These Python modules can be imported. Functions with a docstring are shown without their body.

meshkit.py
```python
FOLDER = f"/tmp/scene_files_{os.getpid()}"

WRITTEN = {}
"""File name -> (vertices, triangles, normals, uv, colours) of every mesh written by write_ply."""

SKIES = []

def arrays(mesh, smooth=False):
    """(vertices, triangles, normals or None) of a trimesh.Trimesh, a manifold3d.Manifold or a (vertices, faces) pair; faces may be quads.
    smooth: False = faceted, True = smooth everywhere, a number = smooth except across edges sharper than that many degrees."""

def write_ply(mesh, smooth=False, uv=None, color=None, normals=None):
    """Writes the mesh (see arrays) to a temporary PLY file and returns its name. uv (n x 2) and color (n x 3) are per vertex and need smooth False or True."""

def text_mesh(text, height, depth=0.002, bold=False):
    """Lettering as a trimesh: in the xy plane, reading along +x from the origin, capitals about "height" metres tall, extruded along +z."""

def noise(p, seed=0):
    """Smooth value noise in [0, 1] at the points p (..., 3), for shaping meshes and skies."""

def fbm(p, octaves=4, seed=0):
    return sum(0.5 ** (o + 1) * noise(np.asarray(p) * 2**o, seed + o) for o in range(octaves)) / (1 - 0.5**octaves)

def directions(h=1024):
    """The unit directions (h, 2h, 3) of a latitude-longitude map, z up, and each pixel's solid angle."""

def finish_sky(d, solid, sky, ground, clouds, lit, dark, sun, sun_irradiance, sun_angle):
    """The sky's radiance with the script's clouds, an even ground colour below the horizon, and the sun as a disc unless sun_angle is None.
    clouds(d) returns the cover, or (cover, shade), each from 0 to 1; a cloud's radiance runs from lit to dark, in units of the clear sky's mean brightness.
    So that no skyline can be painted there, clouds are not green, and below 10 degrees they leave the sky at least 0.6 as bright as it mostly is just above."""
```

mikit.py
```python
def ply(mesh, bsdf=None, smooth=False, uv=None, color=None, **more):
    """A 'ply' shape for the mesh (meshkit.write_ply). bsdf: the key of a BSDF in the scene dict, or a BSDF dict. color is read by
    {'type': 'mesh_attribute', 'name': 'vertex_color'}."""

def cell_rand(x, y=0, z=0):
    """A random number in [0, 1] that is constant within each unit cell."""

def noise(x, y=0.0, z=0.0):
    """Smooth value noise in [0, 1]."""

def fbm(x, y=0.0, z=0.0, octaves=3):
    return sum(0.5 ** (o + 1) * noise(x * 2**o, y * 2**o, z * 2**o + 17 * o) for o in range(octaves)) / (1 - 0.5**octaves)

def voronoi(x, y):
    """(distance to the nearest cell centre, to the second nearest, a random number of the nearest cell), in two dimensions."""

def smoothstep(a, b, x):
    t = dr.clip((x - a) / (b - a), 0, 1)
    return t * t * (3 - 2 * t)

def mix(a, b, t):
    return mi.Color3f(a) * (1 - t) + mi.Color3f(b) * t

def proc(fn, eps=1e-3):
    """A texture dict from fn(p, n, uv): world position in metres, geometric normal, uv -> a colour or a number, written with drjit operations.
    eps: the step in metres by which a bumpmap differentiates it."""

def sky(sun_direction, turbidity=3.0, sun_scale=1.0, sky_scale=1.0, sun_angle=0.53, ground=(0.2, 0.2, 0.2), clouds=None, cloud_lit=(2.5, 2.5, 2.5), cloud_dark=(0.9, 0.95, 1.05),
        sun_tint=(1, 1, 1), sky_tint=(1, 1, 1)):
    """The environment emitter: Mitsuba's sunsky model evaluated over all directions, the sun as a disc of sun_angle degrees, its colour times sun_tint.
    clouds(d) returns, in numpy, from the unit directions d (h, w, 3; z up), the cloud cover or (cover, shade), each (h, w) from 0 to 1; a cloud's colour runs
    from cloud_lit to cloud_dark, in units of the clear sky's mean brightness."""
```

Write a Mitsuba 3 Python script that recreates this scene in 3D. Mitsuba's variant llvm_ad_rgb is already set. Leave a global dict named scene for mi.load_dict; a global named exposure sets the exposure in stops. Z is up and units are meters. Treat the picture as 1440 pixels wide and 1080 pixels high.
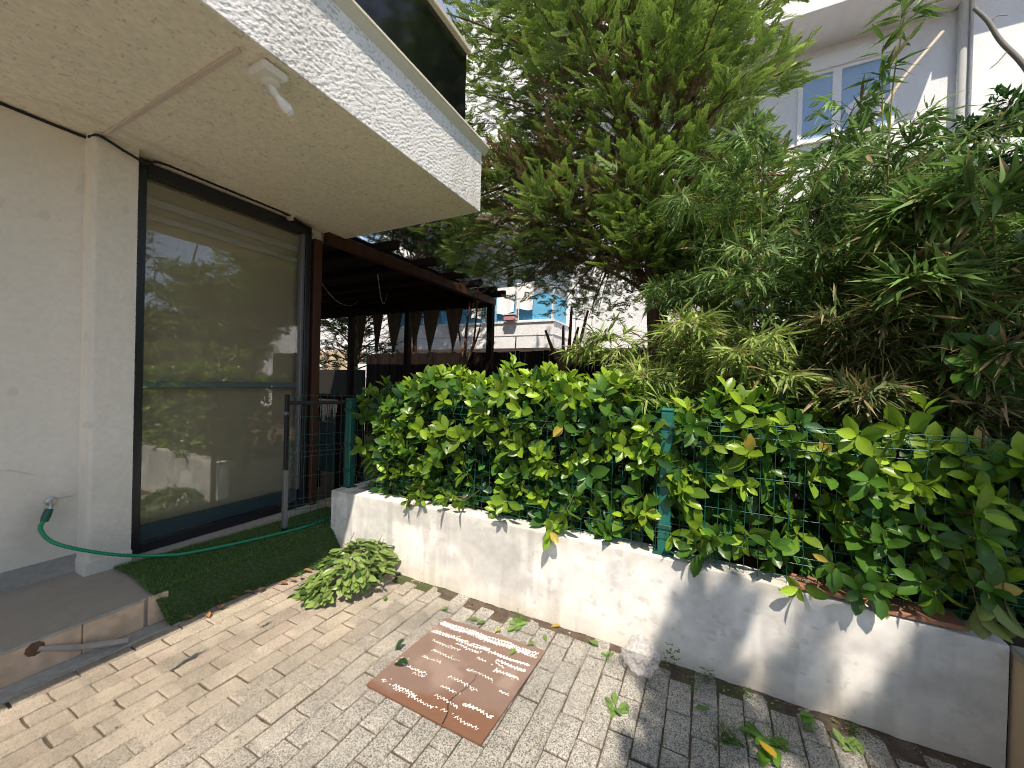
import math
import random

import drjit as dr
import manifold3d
import mitsuba as mi
import numpy as np
import trimesh

import meshkit
import mikit
from mikit import cell_rand, fbm, mix, noise, smoothstep, voronoi

scene, labels = {}, {}
T = mi.ScalarTransform4f
# ---------------------------------------------------------------- camera, sky, exposure
EYE = np.array([0.0, 0.0, 1.5])
FWD = np.array([-0.45340, 0.89128, -0.00730])
UP = np.array([-0.02782, -0.00596, 0.99960])
scene['camera'] = {'type': 'perspective', 'fov': 105.44, 'fov_axis': 'x', 'near_clip': 0.02, 'far_clip': 400.0,
                   'to_world': T().look_at(origin=EYE.tolist(), target=(EYE + FWD).tolist(), up=UP.tolist())}
SUN = np.array([0.28, -0.58, 1.0])
scene['sky'] = mikit.sky(SUN.tolist(), turbidity=3.0, ground=(0.2, 0.19, 0.17), sun_tint=(0.95, 1.0, 1.09), clouds=lambda d: 0.28)
exposure = 2.2

rng = np.random.default_rng(7)
random.seed(7)


# ---------------------------------------------------------------- helpers
def numbered(key, taken):
    if key not in taken:
        return key
    i = 1
    while f'{key}_{i:03d}' in taken:
        i += 1
    return f'{key}_{i:03d}'


USED = set()


def thing(name, label, cat, group=None):
    k = numbered(name, USED)
    USED.add(k)
    labels[k] = {'label': label, 'category': cat}
    if group:
        labels[k]['group'] = group
    return k


def structure(name, mesh, bsdf, smooth=False):
    USED.add(name)
    labels[name] = {'kind': 'structure'}
    scene[name] = mikit.ply(mesh, bsdf, smooth)
    return name


def part(parent, name, mesh, bsdf, smooth=False, color=None, label=None, stuff=False):
    k = numbered(parent + '__' + name, USED)
    USED.add(k)
    scene[k] = mikit.ply(mesh, bsdf, smooth, color=color)
    if label or stuff:
        labels[k] = {}
        if label:
            labels[k]['label'] = label
        if stuff:
            labels[k]['kind'] = 'stuff'
    return k


def single(name, label, cat, mesh, bsdf, smooth=False, color=None, group=None, stuff=False):
    k = thing(name, label, cat, group)
    scene[k] = mikit.ply(mesh, bsdf, smooth, color=color)
    if stuff:
        labels[k]['kind'] = 'stuff'
    return k


def cat_(*ms):
    vs, fs, o = [], [], 0
    for v, f in ms:
        vs.append(np.asarray(v, float))
        fs.append(np.asarray(f, int) + o)
        o += len(v)
    return np.vstack(vs), np.vstack(fs)


def box(x0, x1, y0, y1, z0, z1, bev=0.0):
    b = min(bev, 0.49 * min(x1 - x0, y1 - y0, z1 - z0))
    if b <= 0:
        m = trimesh.creation.box(extents=(x1 - x0, y1 - y0, z1 - z0))
        return np.asarray(m.vertices) + [(x0 + x1) / 2, (y0 + y1) / 2, (z0 + z1) / 2], np.asarray(m.faces)
    pts = []
    for x, sx in ((x0, 1), (x1, -1)):
        for y, sy in ((y0, 1), (y1, -1)):
            for z, sz in ((z0, 1), (z1, -1)):
                pts += [(x, y + sy * b, z + sz * b), (x + sx * b, y, z + sz * b), (x + sx * b, y + sy * b, z)]
    h = trimesh.convex.convex_hull(np.array(pts))
    return np.asarray(h.vertices), np.asarray(h.faces)


def tube(pts, r, n=8, cap=True):
    P = np.asarray(pts, float)
    R = np.broadcast_to(np.asarray(r, float), (len(P),))
    d = np.gradient(P, axis=0)
    d /= np.linalg.norm(d, axis=1, keepdims=True) + 1e-12
    ref = np.array([0.13, 0.21, 0.97]) if abs(d[0, 2]) < 0.8 else np.array([0.95, 0.2, 0.1])
    vs = []
    a = np.arange(n) * 2 * np.pi / n
    u = np.cross(ref, d[0])
    u /= np.linalg.norm(u)
    for i in range(len(P)):
        u = u - d[i] * (u @ d[i])
        u /= np.linalg.norm(u) + 1e-12
        w = np.cross(d[i], u)
        vs.append(P[i] + R[i] * (np.cos(a)[:, None] * u + np.sin(a)[:, None] * w))
    v = np.vstack(vs)
    f = []
    for i in range(len(P) - 1):
        for j in range(n):
            a0, b0 = i * n + j, i * n + (j + 1) % n
            f += [(a0, b0, b0 + n), (a0, b0 + n, a0 + n)]
    if cap:
        v = np.vstack([v, P[:1], P[-1:]])
        m = len(P) * n
        for j in range(n):
            f.append((m, (j + 1) % n, j))
            f.append((m + 1, (len(P) - 1) * n + j, (len(P) - 1) * n + (j + 1) % n))
    return v, np.array(f)


def smooth_path(pts, k=6):
    P = np.asarray(pts, float)
    Q = np.vstack([2 * P[0] - P[1], P, 2 * P[-1] - P[-2]])
    out = []
    for i in range(1, len(Q) - 2):
        for t in np.arange(k) / k:
            a, b, c, d = Q[i - 1:i + 3]
            out.append(0.5 * ((2 * b) + (c - a) * t + (2 * a - 5 * b + 4 * c - d) * t ** 2 + (3 * b - a - 3 * c + d) * t ** 3))
    return np.array(out + [P[-1]])


def unit(v):
    v = np.asarray(v, float)
    return v / (np.linalg.norm(v, axis=-1, keepdims=True) + 1e-12)


def lathe(profile, n=20):
    """profile (r, z) about z, closed at both ends by r = 0 or caps"""
    p = np.asarray(profile, float)
    a = np.arange(n) * 2 * np.pi / n
    v = np.vstack([np.stack([r * np.cos(a), r * np.sin(a), np.full(n, z)], 1) for r, z in p])
    f = []
    for i in range(len(p) - 1):
        for j in range(n):
            a0, b0 = i * n + j, i * n + (j + 1) % n
            f += [(a0, b0, b0 + n), (a0, b0 + n, a0 + n)]
    return v, np.array(f)


def aim(m, origin, direction, scale=1.0):
    """turn a mesh built along +z to direction, at origin"""
    d = unit(direction)
    r = np.array([1, 0, 0]) if abs(d[0]) < 0.9 else np.array([0, 1, 0])
    x = unit(np.cross(r, d))
    y = np.cross(d, x)
    return np.asarray(m[0]) * scale @ np.stack([x, y, d]) + np.asarray(origin), m[1]


def prism(poly_xz, y0, y1):
    """convex-or-not polygon in xz, swept along y"""
    from shapely.geometry import Polygon
    m = trimesh.creation.extrude_polygon(Polygon(poly_xz), y1 - y0, engine='earcut')
    v = np.asarray(m.vertices)
    return np.stack([v[:, 0], y0 + v[:, 2], v[:, 1]], 1), np.asarray(m.faces)[:, ::-1]


# leaf templates: along t, across s (-1, 0, 1), half width w
def leaf_template(ts, ws):
    t, s, w, f = [ts[0]], [0], [0], []
    for a, b in zip(ts[1:-1], ws[1:-1]):
        t += [a] * 3
        s += [-1, 0, 1]
        w += [b] * 3
    t.append(ts[-1]), s.append(0), w.append(0)
    n = len(ts) - 2
    f += [(0, 2, 1), (0, 3, 2)]
    for i in range(n - 1):
        a = 1 + 3 * i
        for k in (0, 1):
            f += [(a + k, a + k + 1, a + k + 4), (a + k, a + k + 4, a + k + 3)]
    a = 1 + 3 * (n - 1)
    e = len(t) - 1
    f += [(a, a + 1, e), (a + 1, a + 2, e)]
    return np.array(t, float), np.array(s, float), np.array(w, float), np.array(f)


BROAD = leaf_template([0, 0.1, 0.32, 0.58, 0.82, 1.0], [0, 0.22, 0.72, 1.0, 0.72, 0])
LANCE = leaf_template([0, 0.15, 0.5, 1.0], [0, 0.8, 1.0, 0])
KITE = leaf_template([0, 0.45, 1.0], [0, 1.0, 0])


def leaves(P, D, N, L, W, tm, col, fold=0.25, curl=0.15, tip=None, rib=1.12):
    """many leaves at once -> (v, f), colours. P base, D direction, N upper side"""
    P, D = np.asarray(P, float), unit(D)
    n = len(P)
    S = unit(np.cross(D, N))
    N = np.cross(S, D)
    t, s, w, f = tm
    L, W = np.broadcast_to(L, (n,))[:, None, None], np.broadcast_to(W, (n,))[:, None, None]
    curl = np.broadcast_to(curl, (n,))[:, None, None]
    t_, sw = t[None, :, None], (s * w)[None, :, None]
    v = P[:, None] + L * t_ * D[:, None] + 0.5 * W * sw * S[:, None] + N[:, None] * (fold * 0.5 * W * np.abs(sw) - curl * L * t_ ** 2)
    c = np.repeat(np.asarray(col, float)[:, None], len(t), 1)
    if tip is not None:
        k = np.clip((t_ - 0.55) / 0.45, 0, 1)
        c = c * (1 - k * tip[1][:, None, None]) + np.asarray(tip[0])[None, None] * k * tip[1][:, None, None]
    c = c * np.where(s == 0, rib, 1.0)[None, :, None]
    F = f[None] + (np.arange(n) * len(t))[:, None, None]
    return (v.reshape(-1, 3), F.reshape(-1, 3)), np.clip(c.reshape(-1, 3), 0, 1)


def merge_c(items):
    """[(mesh, colours)] -> mesh, colours"""
    return cat_(*[m for m, _ in items]), np.vstack([c for _, c in items])


def rand_unit(n):
    return unit(rng.normal(size=(n, 3)))


def perp(D):
    return unit(np.cross(np.cross(D, [0, 0, 1.0]), D) + 1e-6)


# ---------------------------------------------------------------- materials
def principled(color, rough=0.7, spec=0.4, metallic=0.0, **k):
    c = color if isinstance(color, dict) else {'type': 'rgb', 'value': list(color)}
    r = rough if isinstance(rough, dict) else float(rough)
    return {'type': 'principled', 'base_color': c, 'roughness': r, 'specular': spec, 'metallic': metallic, **k}


def two(b):
    return {'type': 'twosided', 'bsdf': b}


def bump(b, fn, scale=1.0, eps=1e-3):
    return {'type': 'bumpmap', 'arbitrary': mikit.proc(fn, eps), 'scale': scale, 'bsdf': b}


def C(*v):
    return mi.Color3f(*v)


def paver_col(p, n, uv):
    row = dr.floor((p.x + 0.248) / 0.107)
    lng = dr.floor((p.y + 0.105 * (row - 2 * dr.floor(row / 2))) / 0.21)
    r1, r2 = cell_rand(row, lng, 3), cell_rand(row, lng, 9)
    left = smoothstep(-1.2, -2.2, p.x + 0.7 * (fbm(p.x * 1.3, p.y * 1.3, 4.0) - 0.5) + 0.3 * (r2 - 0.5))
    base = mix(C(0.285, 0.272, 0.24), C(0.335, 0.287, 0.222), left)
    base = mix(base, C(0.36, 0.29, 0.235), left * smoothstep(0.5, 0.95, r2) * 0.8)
    base = base * (0.80 + 0.36 * r1)
    d1, d2, w = voronoi(p.x * 230, p.y * 230)
    grain = mix(C(0.07, 0.065, 0.06), C(0.56, 0.54, 0.50), smoothstep(0.10, 0.85, w))
    base = mix(base, grain, 0.5 - 0.34 * left)
    e1, e2, q = voronoi(p.x * 95 + 7, p.y * 95)
    base = base * (1 - (0.55 - 0.3 * left) * smoothstep(0.80, 0.86, q) * smoothstep(0.42, 0.25, e1))
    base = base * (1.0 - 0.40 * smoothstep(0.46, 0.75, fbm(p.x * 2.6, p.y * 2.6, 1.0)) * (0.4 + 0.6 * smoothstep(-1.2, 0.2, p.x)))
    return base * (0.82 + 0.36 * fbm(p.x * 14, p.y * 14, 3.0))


def paver_bump(p, n, uv):
    return 0.0016 * noise(p.x * 170, p.y * 170, p.z * 170) + 0.002 * fbm(p.x * 40, p.y * 40, p.z * 40)


def stucco_fine(p, n, uv):
    return 0.0016 * fbm(p.x * 90, p.y * 90, p.z * 90, octaves=2)


def rough_cast(p, n, uv):
    return 0.0030 * smoothstep(0.2, 0.8, noise(p.x * 70 + 9, p.y * 70, p.z * 70)) + 0.0016 * noise(p.x * 150, p.y * 150, p.z * 150)


def soffit_col(p, n, uv):
    s = noise(p.x * 75, p.y * 75, p.z * 75)
    b = mix(C(0.82, 0.755, 0.62), C(0.76, 0.71, 0.59), fbm(p.x * 2, p.y * 2, 3.0))
    b = b * (0.90 + 0.16 * noise(p.x * 48, p.y * 48, 3.0))
    b = b * (1.0 - 0.26 * smoothstep(0.76, 0.92, s))
    damp = smoothstep(0.06, 0.0, dr.abs(p.x + 3.45 - 0.12 * fbm(p.y * 3, 1.0, 2.0))) * smoothstep(0.45, 0.7, fbm(p.y * 2.2, p.x * 3, 4.0))
    return mix(b, C(0.5, 0.43, 0.33), 0.35 * damp)


def wall_col(p, n, uv):
    b = mix(C(0.80, 0.76, 0.675), C(0.755, 0.72, 0.645), fbm(p.y * 1.6, p.z * 1.6, p.x))
    b = b * (0.94 + 0.10 * noise(p.y * 55, p.z * 55, p.x * 55))
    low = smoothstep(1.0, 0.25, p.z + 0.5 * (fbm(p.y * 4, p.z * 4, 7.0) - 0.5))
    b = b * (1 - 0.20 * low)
    tap = dr.sqrt(dr.square((p.y - 0.84) * 1.3) + dr.square((p.z - 0.55) * 0.75))
    b = mix(b, C(0.47, 0.44, 0.37), 0.5 * smoothstep(0.24, 0.05, tap + 0.12 * (fbm(p.y * 9, p.z * 7, 3.0) - 0.5)))
    crack = smoothstep(0.010, 0.0, dr.abs(p.z - 0.98 + 0.30 * (p.y - 0.45) + 0.10 * (fbm(p.y * 6, 3.0, 1.0) - 0.5)))
    b = b * (1 - 0.22 * crack * smoothstep(0.9, 0.7, p.y) * smoothstep(0.3, 0.6, fbm(p.y * 11, p.z * 3, 1.0)))
    chip = smoothstep(0.70, 0.74, fbm(p.y * 7, p.z * 7, p.x * 7 + 2))
    return mix(b, C(0.62, 0.60, 0.55), 0.5 * chip)


def fascia_col(p, n, uv):
    streak = fbm(p.y * 7, p.z * 0.9, 5.0)
    b = mix(C(0.80, 0.79, 0.77), C(0.62, 0.615, 0.58), smoothstep(0.48, 0.8, streak) * 0.6)
    pit = smoothstep(0.44, 0.22, noise(p.x * 70 + 9, p.y * 70, p.z * 70))
    return b * (1 - 0.34 * pit)


def planter_col(p, n, uv):
    b = mix(C(0.80, 0.79, 0.76), C(0.60, 0.60, 0.58), smoothstep(0.38, 0.70, fbm(p.x * 3.2, p.z * 3.2, p.y)))
    run = smoothstep(0.52, 0.72, fbm(p.x * 11, p.z * 1.3, 2.0))
    b = b * (1 - 0.22 * run)
    wash = smoothstep(0.52, 0.7, fbm(p.x * 1.7 + 3, p.z * 3.5, p.y + 5.0))
    b = mix(b, C(0.47, 0.465, 0.445), wash * 0.75)
    fine = fbm(p.x * 26, p.z * 26, p.y)
    b = b * (0.80 + 0.36 * fine)
    chip = smoothstep(0.66, 0.80, fbm(p.x * 21 + 1, p.z * 26, 4.0))
    b = mix(b, C(0.45, 0.43, 0.39), 0.45 * chip)
    low = smoothstep(0.20, 0.0, p.z + 0.16 * (fbm(p.x * 5, p.z * 5, 1.0) - 0.5))
    b = mix(b, C(0.60, 0.52, 0.40), low * 0.5)
    top = smoothstep(0.46, 0.56, p.z + 0.12 * (fbm(p.x * 8, p.z * 3, 8.0) - 0.5))
    b = mix(b, C(0.45, 0.43, 0.38), top * 0.4)
    return b


def planter_bump(p, n, uv):
    return 0.006 * fbm(p.x * 7, p.z * 7, p.y * 7) + 0.0015 * fbm(p.x * 60, p.z * 60, p.y * 60)


def step_col(p, n, uv):
    b = mix(C(0.30, 0.265, 0.23), C(0.37, 0.335, 0.30), fbm(p.x * 3, p.y * 1.2, 2.0))
    return b * (0.9 + 0.2 * fbm(p.x * 30, p.y * 30, p.z * 30))


def riser_col(p, n, uv):
    b = mix(C(0.56, 0.44, 0.33), C(0.47, 0.37, 0.28), fbm(p.y * 6, p.z * 9, 2.0))
    return b * (0.72 + 0.4 * fbm(p.y * 25, p.z * 25, 1.0))


def cement_col(p, n, uv):
    b = mix(C(0.30, 0.285, 0.26), C(0.42, 0.40, 0.37), fbm(p.x * 12, p.y * 5, p.z * 6))
    return b * (0.75 + 0.4 * fbm(p.x * 50, p.y * 50, p.z * 50))


def joint_col(p, n, uv):
    b = mix(C(0.055, 0.045, 0.035), C(0.14, 0.11, 0.085), fbm(p.x * 30, p.y * 30, 1.0))
    moss = smoothstep(0.6, 0.75, fbm(p.x * 2.5, p.y * 2.5, 6.0))
    return mix(b, C(0.06, 0.085, 0.03), moss * 0.7)


def mat_col(p, n, uv):
    b = mix(C(0.235, 0.16, 0.13), C(0.195, 0.132, 0.108), fbm(p.x * 3, p.y * 3, 2.0))
    gx = dr.abs(p.x * 90 - dr.floor(p.x * 90) - 0.5)
    gy = dr.abs(p.y * 90 - dr.floor(p.y * 90) - 0.5)
    b = b * (0.86 + 0.14 * smoothstep(0.05, 0.2, dr.minimum(gx, gy)))
    wet = smoothstep(0.06, 0.0, p.y - 1.475 + 0.10 * (fbm(p.x * 9, p.y * 9, 5.0) - 0.5) + 0.09 * smoothstep(-1.08, -1.24, p.x))
    b = mix(b, C(0.17, 0.082, 0.048), wet * 0.85)
    return mix(b, C(0.5, 0.4, 0.34), 0.22 * smoothstep(0.55, 0.8, fbm(p.x * 7, p.y * 7, 9.0)) * (1 - wet))


def wood_col(p, n, uv):
    g = fbm(p.x * 22, p.y * 22, p.z * 3)
    return mix(C(0.085, 0.03, 0.014), C(0.035, 0.016, 0.010), g)


def dark_wood_col(p, n, uv):
    r = cell_rand(dr.floor(p.x / 0.132), 2.0, 5.0)
    g = fbm(p.x * 30, p.y * 30, p.z * 2.5)
    return mix(C(0.020, 0.012, 0.009), C(0.009, 0.007, 0.006), g) * (0.65 + 0.7 * r)


def far_wall_col(p, n, uv):
    b = mix(C(0.80, 0.80, 0.80), C(0.72, 0.725, 0.74), fbm(p.x * 0.8, p.z * 0.8, 2.0))
    return b * (0.94 + 0.1 * fbm(p.x * 8, p.z * 1.6, 4.0))


def bark_col(p, n, uv):
    g = fbm(p.x * 35, p.y * 35, p.z * 5)
    return mix(C(0.20, 0.12, 0.085), C(0.07, 0.045, 0.035), g)


def bark_bump(p, n, uv):
    return 0.02 * fbm(p.x * 40, p.y * 40, p.z * 6)


def soil_col(p, n, uv):
    return mix(C(0.05, 0.036, 0.025), C(0.13, 0.10, 0.07), fbm(p.x * 9, p.y * 9, p.z * 9))


PR = mikit.proc
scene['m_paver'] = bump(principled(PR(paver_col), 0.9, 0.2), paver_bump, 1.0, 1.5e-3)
scene['m_joint'] = principled(PR(joint_col), 1.0, 0.1)
scene['m_soffit'] = two(bump(principled(PR(soffit_col), 0.9, 0.2), stucco_fine, 1.0, 2e-3))
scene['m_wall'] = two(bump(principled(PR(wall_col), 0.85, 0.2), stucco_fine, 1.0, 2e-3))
scene['m_fascia'] = two(bump(principled(PR(fascia_col), 0.9, 0.2), rough_cast, 1.0, 2e-3))
scene['m_lip'] = two(principled((0.62, 0.59, 0.47), 0.6, 0.3))
scene['m_planter'] = two(bump(principled(PR(planter_col), 0.9, 0.2), planter_bump, 1.0, 3e-3))
scene['m_step'] = two(principled(PR(step_col), 0.75, 0.3))
scene['m_riser'] = two(principled(PR(riser_col), 0.6, 0.35))
scene['m_cement'] = two(principled(PR(cement_col), 0.95, 0.15))
scene['m_mat'] = two(principled(PR(mat_col), 0.6, 0.35))
scene['m_residue'] = two(principled((0.82, 0.8, 0.78), 0.9, 0.1))
scene['m_wood'] = two(principled(PR(wood_col), 0.6, 0.3))
scene['m_darkwood'] = two(principled(PR(dark_wood_col), 0.85, 0.15))
scene['m_farwall'] = two(principled(PR(far_wall_col), 0.9, 0.2))
scene['m_bark'] = two(bump(principled(PR(bark_col), 0.95, 0.1), bark_bump, 1.0, 3e-3))
scene['m_soil'] = two(principled(PR(soil_col), 1.0, 0.1))
scene['m_blackframe'] = two(principled((0.012, 0.014, 0.018), 0.35, 0.5))
scene['m_teal'] = two(principled((0.035, 0.065, 0.085), 0.4, 0.5))
scene['m_transom'] = two(principled((0.10, 0.14, 0.14), 0.4, 0.5))
scene['m_deadwood'] = two(principled((0.24, 0.225, 0.21), 0.9, 0.15))
scene['m_blindbar'] = two(principled((0.27, 0.28, 0.24), 0.5, 0.4))
scene['m_blind'] = two(principled((0.31, 0.275, 0.185), 0.9, 0.1))
scene['m_glass'] = {'type': 'thindielectric', 'int_ior': 1.52}
scene['m_tintglass'] = two({'type': 'roughplastic', 'diffuse_reflectance': {'type': 'rgb', 'value': [0.006, 0.007, 0.009]}, 'alpha': 0.01, 'int_ior': 1.5})
scene['m_dark'] = two(principled((0.03, 0.028, 0.026), 0.9, 0.1))
scene['m_green'] = two(principled((0.010, 0.09, 0.07), 0.3, 0.5))
scene['m_post'] = two(principled((0.012, 0.125, 0.10), 0.35, 0.5))
scene['m_greendark'] = two(principled((0.014, 0.07, 0.058), 0.4, 0.5))
scene['m_hose'] = two(principled((0.012, 0.24, 0.12), 0.35, 0.5))
scene['m_plastic'] = two(principled((0.72, 0.70, 0.64), 0.45, 0.5))
scene['m_bulb'] = two(principled((0.8, 0.78, 0.72), 0.12, 0.6, clearcoat=0.8))
scene['m_black'] = two(principled((0.012, 0.012, 0.013), 0.5, 0.4))
scene['m_conduit'] = two(principled((0.58, 0.50, 0.43), 0.6, 0.3))
scene['m_metal'] = two(principled((0.55, 0.54, 0.52), 0.4, 0.5, 0.9))
scene['m_silver'] = two(principled((0.16, 0.165, 0.17), 0.45, 0.5, 0.3))
scene['m_white'] = two(principled((0.80, 0.80, 0.80), 0.5, 0.4))
scene['m_cloth'] = two(principled((0.80, 0.80, 0.82), 0.95, 0.1))
scene['m_blue'] = two(principled((0.13, 0.42, 0.66), 0.6, 0.3))
scene['m_terracotta'] = two(principled((0.27, 0.135, 0.085), 0.75, 0.3))
scene['m_beige'] = two(principled((0.52, 0.40, 0.27), 0.85, 0.2))
scene['m_concrete'] = two(principled((0.50, 0.50, 0.49), 0.9, 0.2))
scene['m_burlap'] = two(principled((0.13, 0.105, 0.075), 0.95, 0.05))
scene['m_bluepipe'] = two(principled((0.30, 0.42, 0.48), 0.35, 0.5))
scene['m_stain'] = two(principled((0.05, 0.06, 0.065), 0.6, 0.3))
scene['m_redbox'] = two(principled((0.45, 0.22, 0.26), 0.7, 0.3))
scene['m_winglass'] = two(principled((0.28, 0.42, 0.62), 0.12, 0.6))
VC = {'type': 'mesh_attribute', 'name': 'vertex_color'}


def leaf_bsdf(rough, trans, weight):
    return {'type': 'blendbsdf', 'weight': weight,
            'a': two(principled(dict(VC), rough, 0.5)),
            'b': {'type': 'principledthin', 'base_color': dict(VC), 'roughness': 0.6, 'diff_trans': trans}}


scene['m_leaf'] = leaf_bsdf(0.33, 1.7, 0.5)
scene['m_foliage'] = leaf_bsdf(0.5, 1.5, 0.4)
scene['m_turf'] = two(principled(dict(VC), 0.6, 0.3))
scene['m_twig'] = two(principled(dict(VC), 0.9, 0.15))
scene['m_bag'] = {'type': 'blendbsdf', 'weight': 0.20, 'a': {'type': 'thindielectric', 'int_ior': 1.5},
                  'b': two(principled((0.82, 0.82, 0.84), 0.25, 0.6))}

# ---------------------------------------------------------------- ground and paving
structure('ground', ([(-80, -60, -0.07), (80, -60, -0.07), (80, 90, -0.07), (-80, 90, -0.07)], [(0, 1, 2, 3)]), 'm_soil')
structure('pavement', box(-2.865, 6.0, -5.0, 2.275, -0.06, -0.009), 'm_joint')
PAVER_X = lambda k: -0.248 + 0.107 * k + 0.0535
FWD2 = FWD[:2] / np.linalg.norm(FWD[:2])


def paver_mesh(seed, lx=0.1, ly=0.203):
    r = np.random.default_rng(seed)
    x, y, b = lx / 2, ly / 2, 0.005
    bot = np.array([(-x, -y, -0.012), (x, -y, -0.012), (x, y, -0.012), (-x, y, -0.012)])
    mid = np.array([(-x, -y, -b), (0, -y, -b), (x, -y, -b), (x, 0, -b), (x, y, -b), (0, y, -b), (-x, y, -b), (-x, 0, -b)])
    mid[:, :2] += r.normal(0, 0.0016, (8, 2))
    top = mid * [0.0, 0.0, 0.0]
    top[:, :2] = mid[:, :2] * [1 - b / x, 1 - b / y] + r.normal(0, 0.0012, (8, 2))
    top[:, 2] = r.normal(0, 0.0006, 8)
    v = np.vstack([bot[[0]], (bot[[0]] + bot[[1]]) / 2, bot[[1]], (bot[[1]] + bot[[2]]) / 2, bot[[2]], (bot[[2]] + bot[[3]]) / 2, bot[[3]], (bot[[3]] + bot[[0]]) / 2, mid, top, [[0, 0, 0.0006]]])
    f = []
    for k in range(8):
        j = (k + 1) % 8
        for o in (0, 8):
            f += [(o + k, o + j, o + 8 + j), (o + k, o + 8 + j, o + 8 + k)]
        f.append((16 + k, 16 + j, 24))
    return v, np.array(f)


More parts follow.
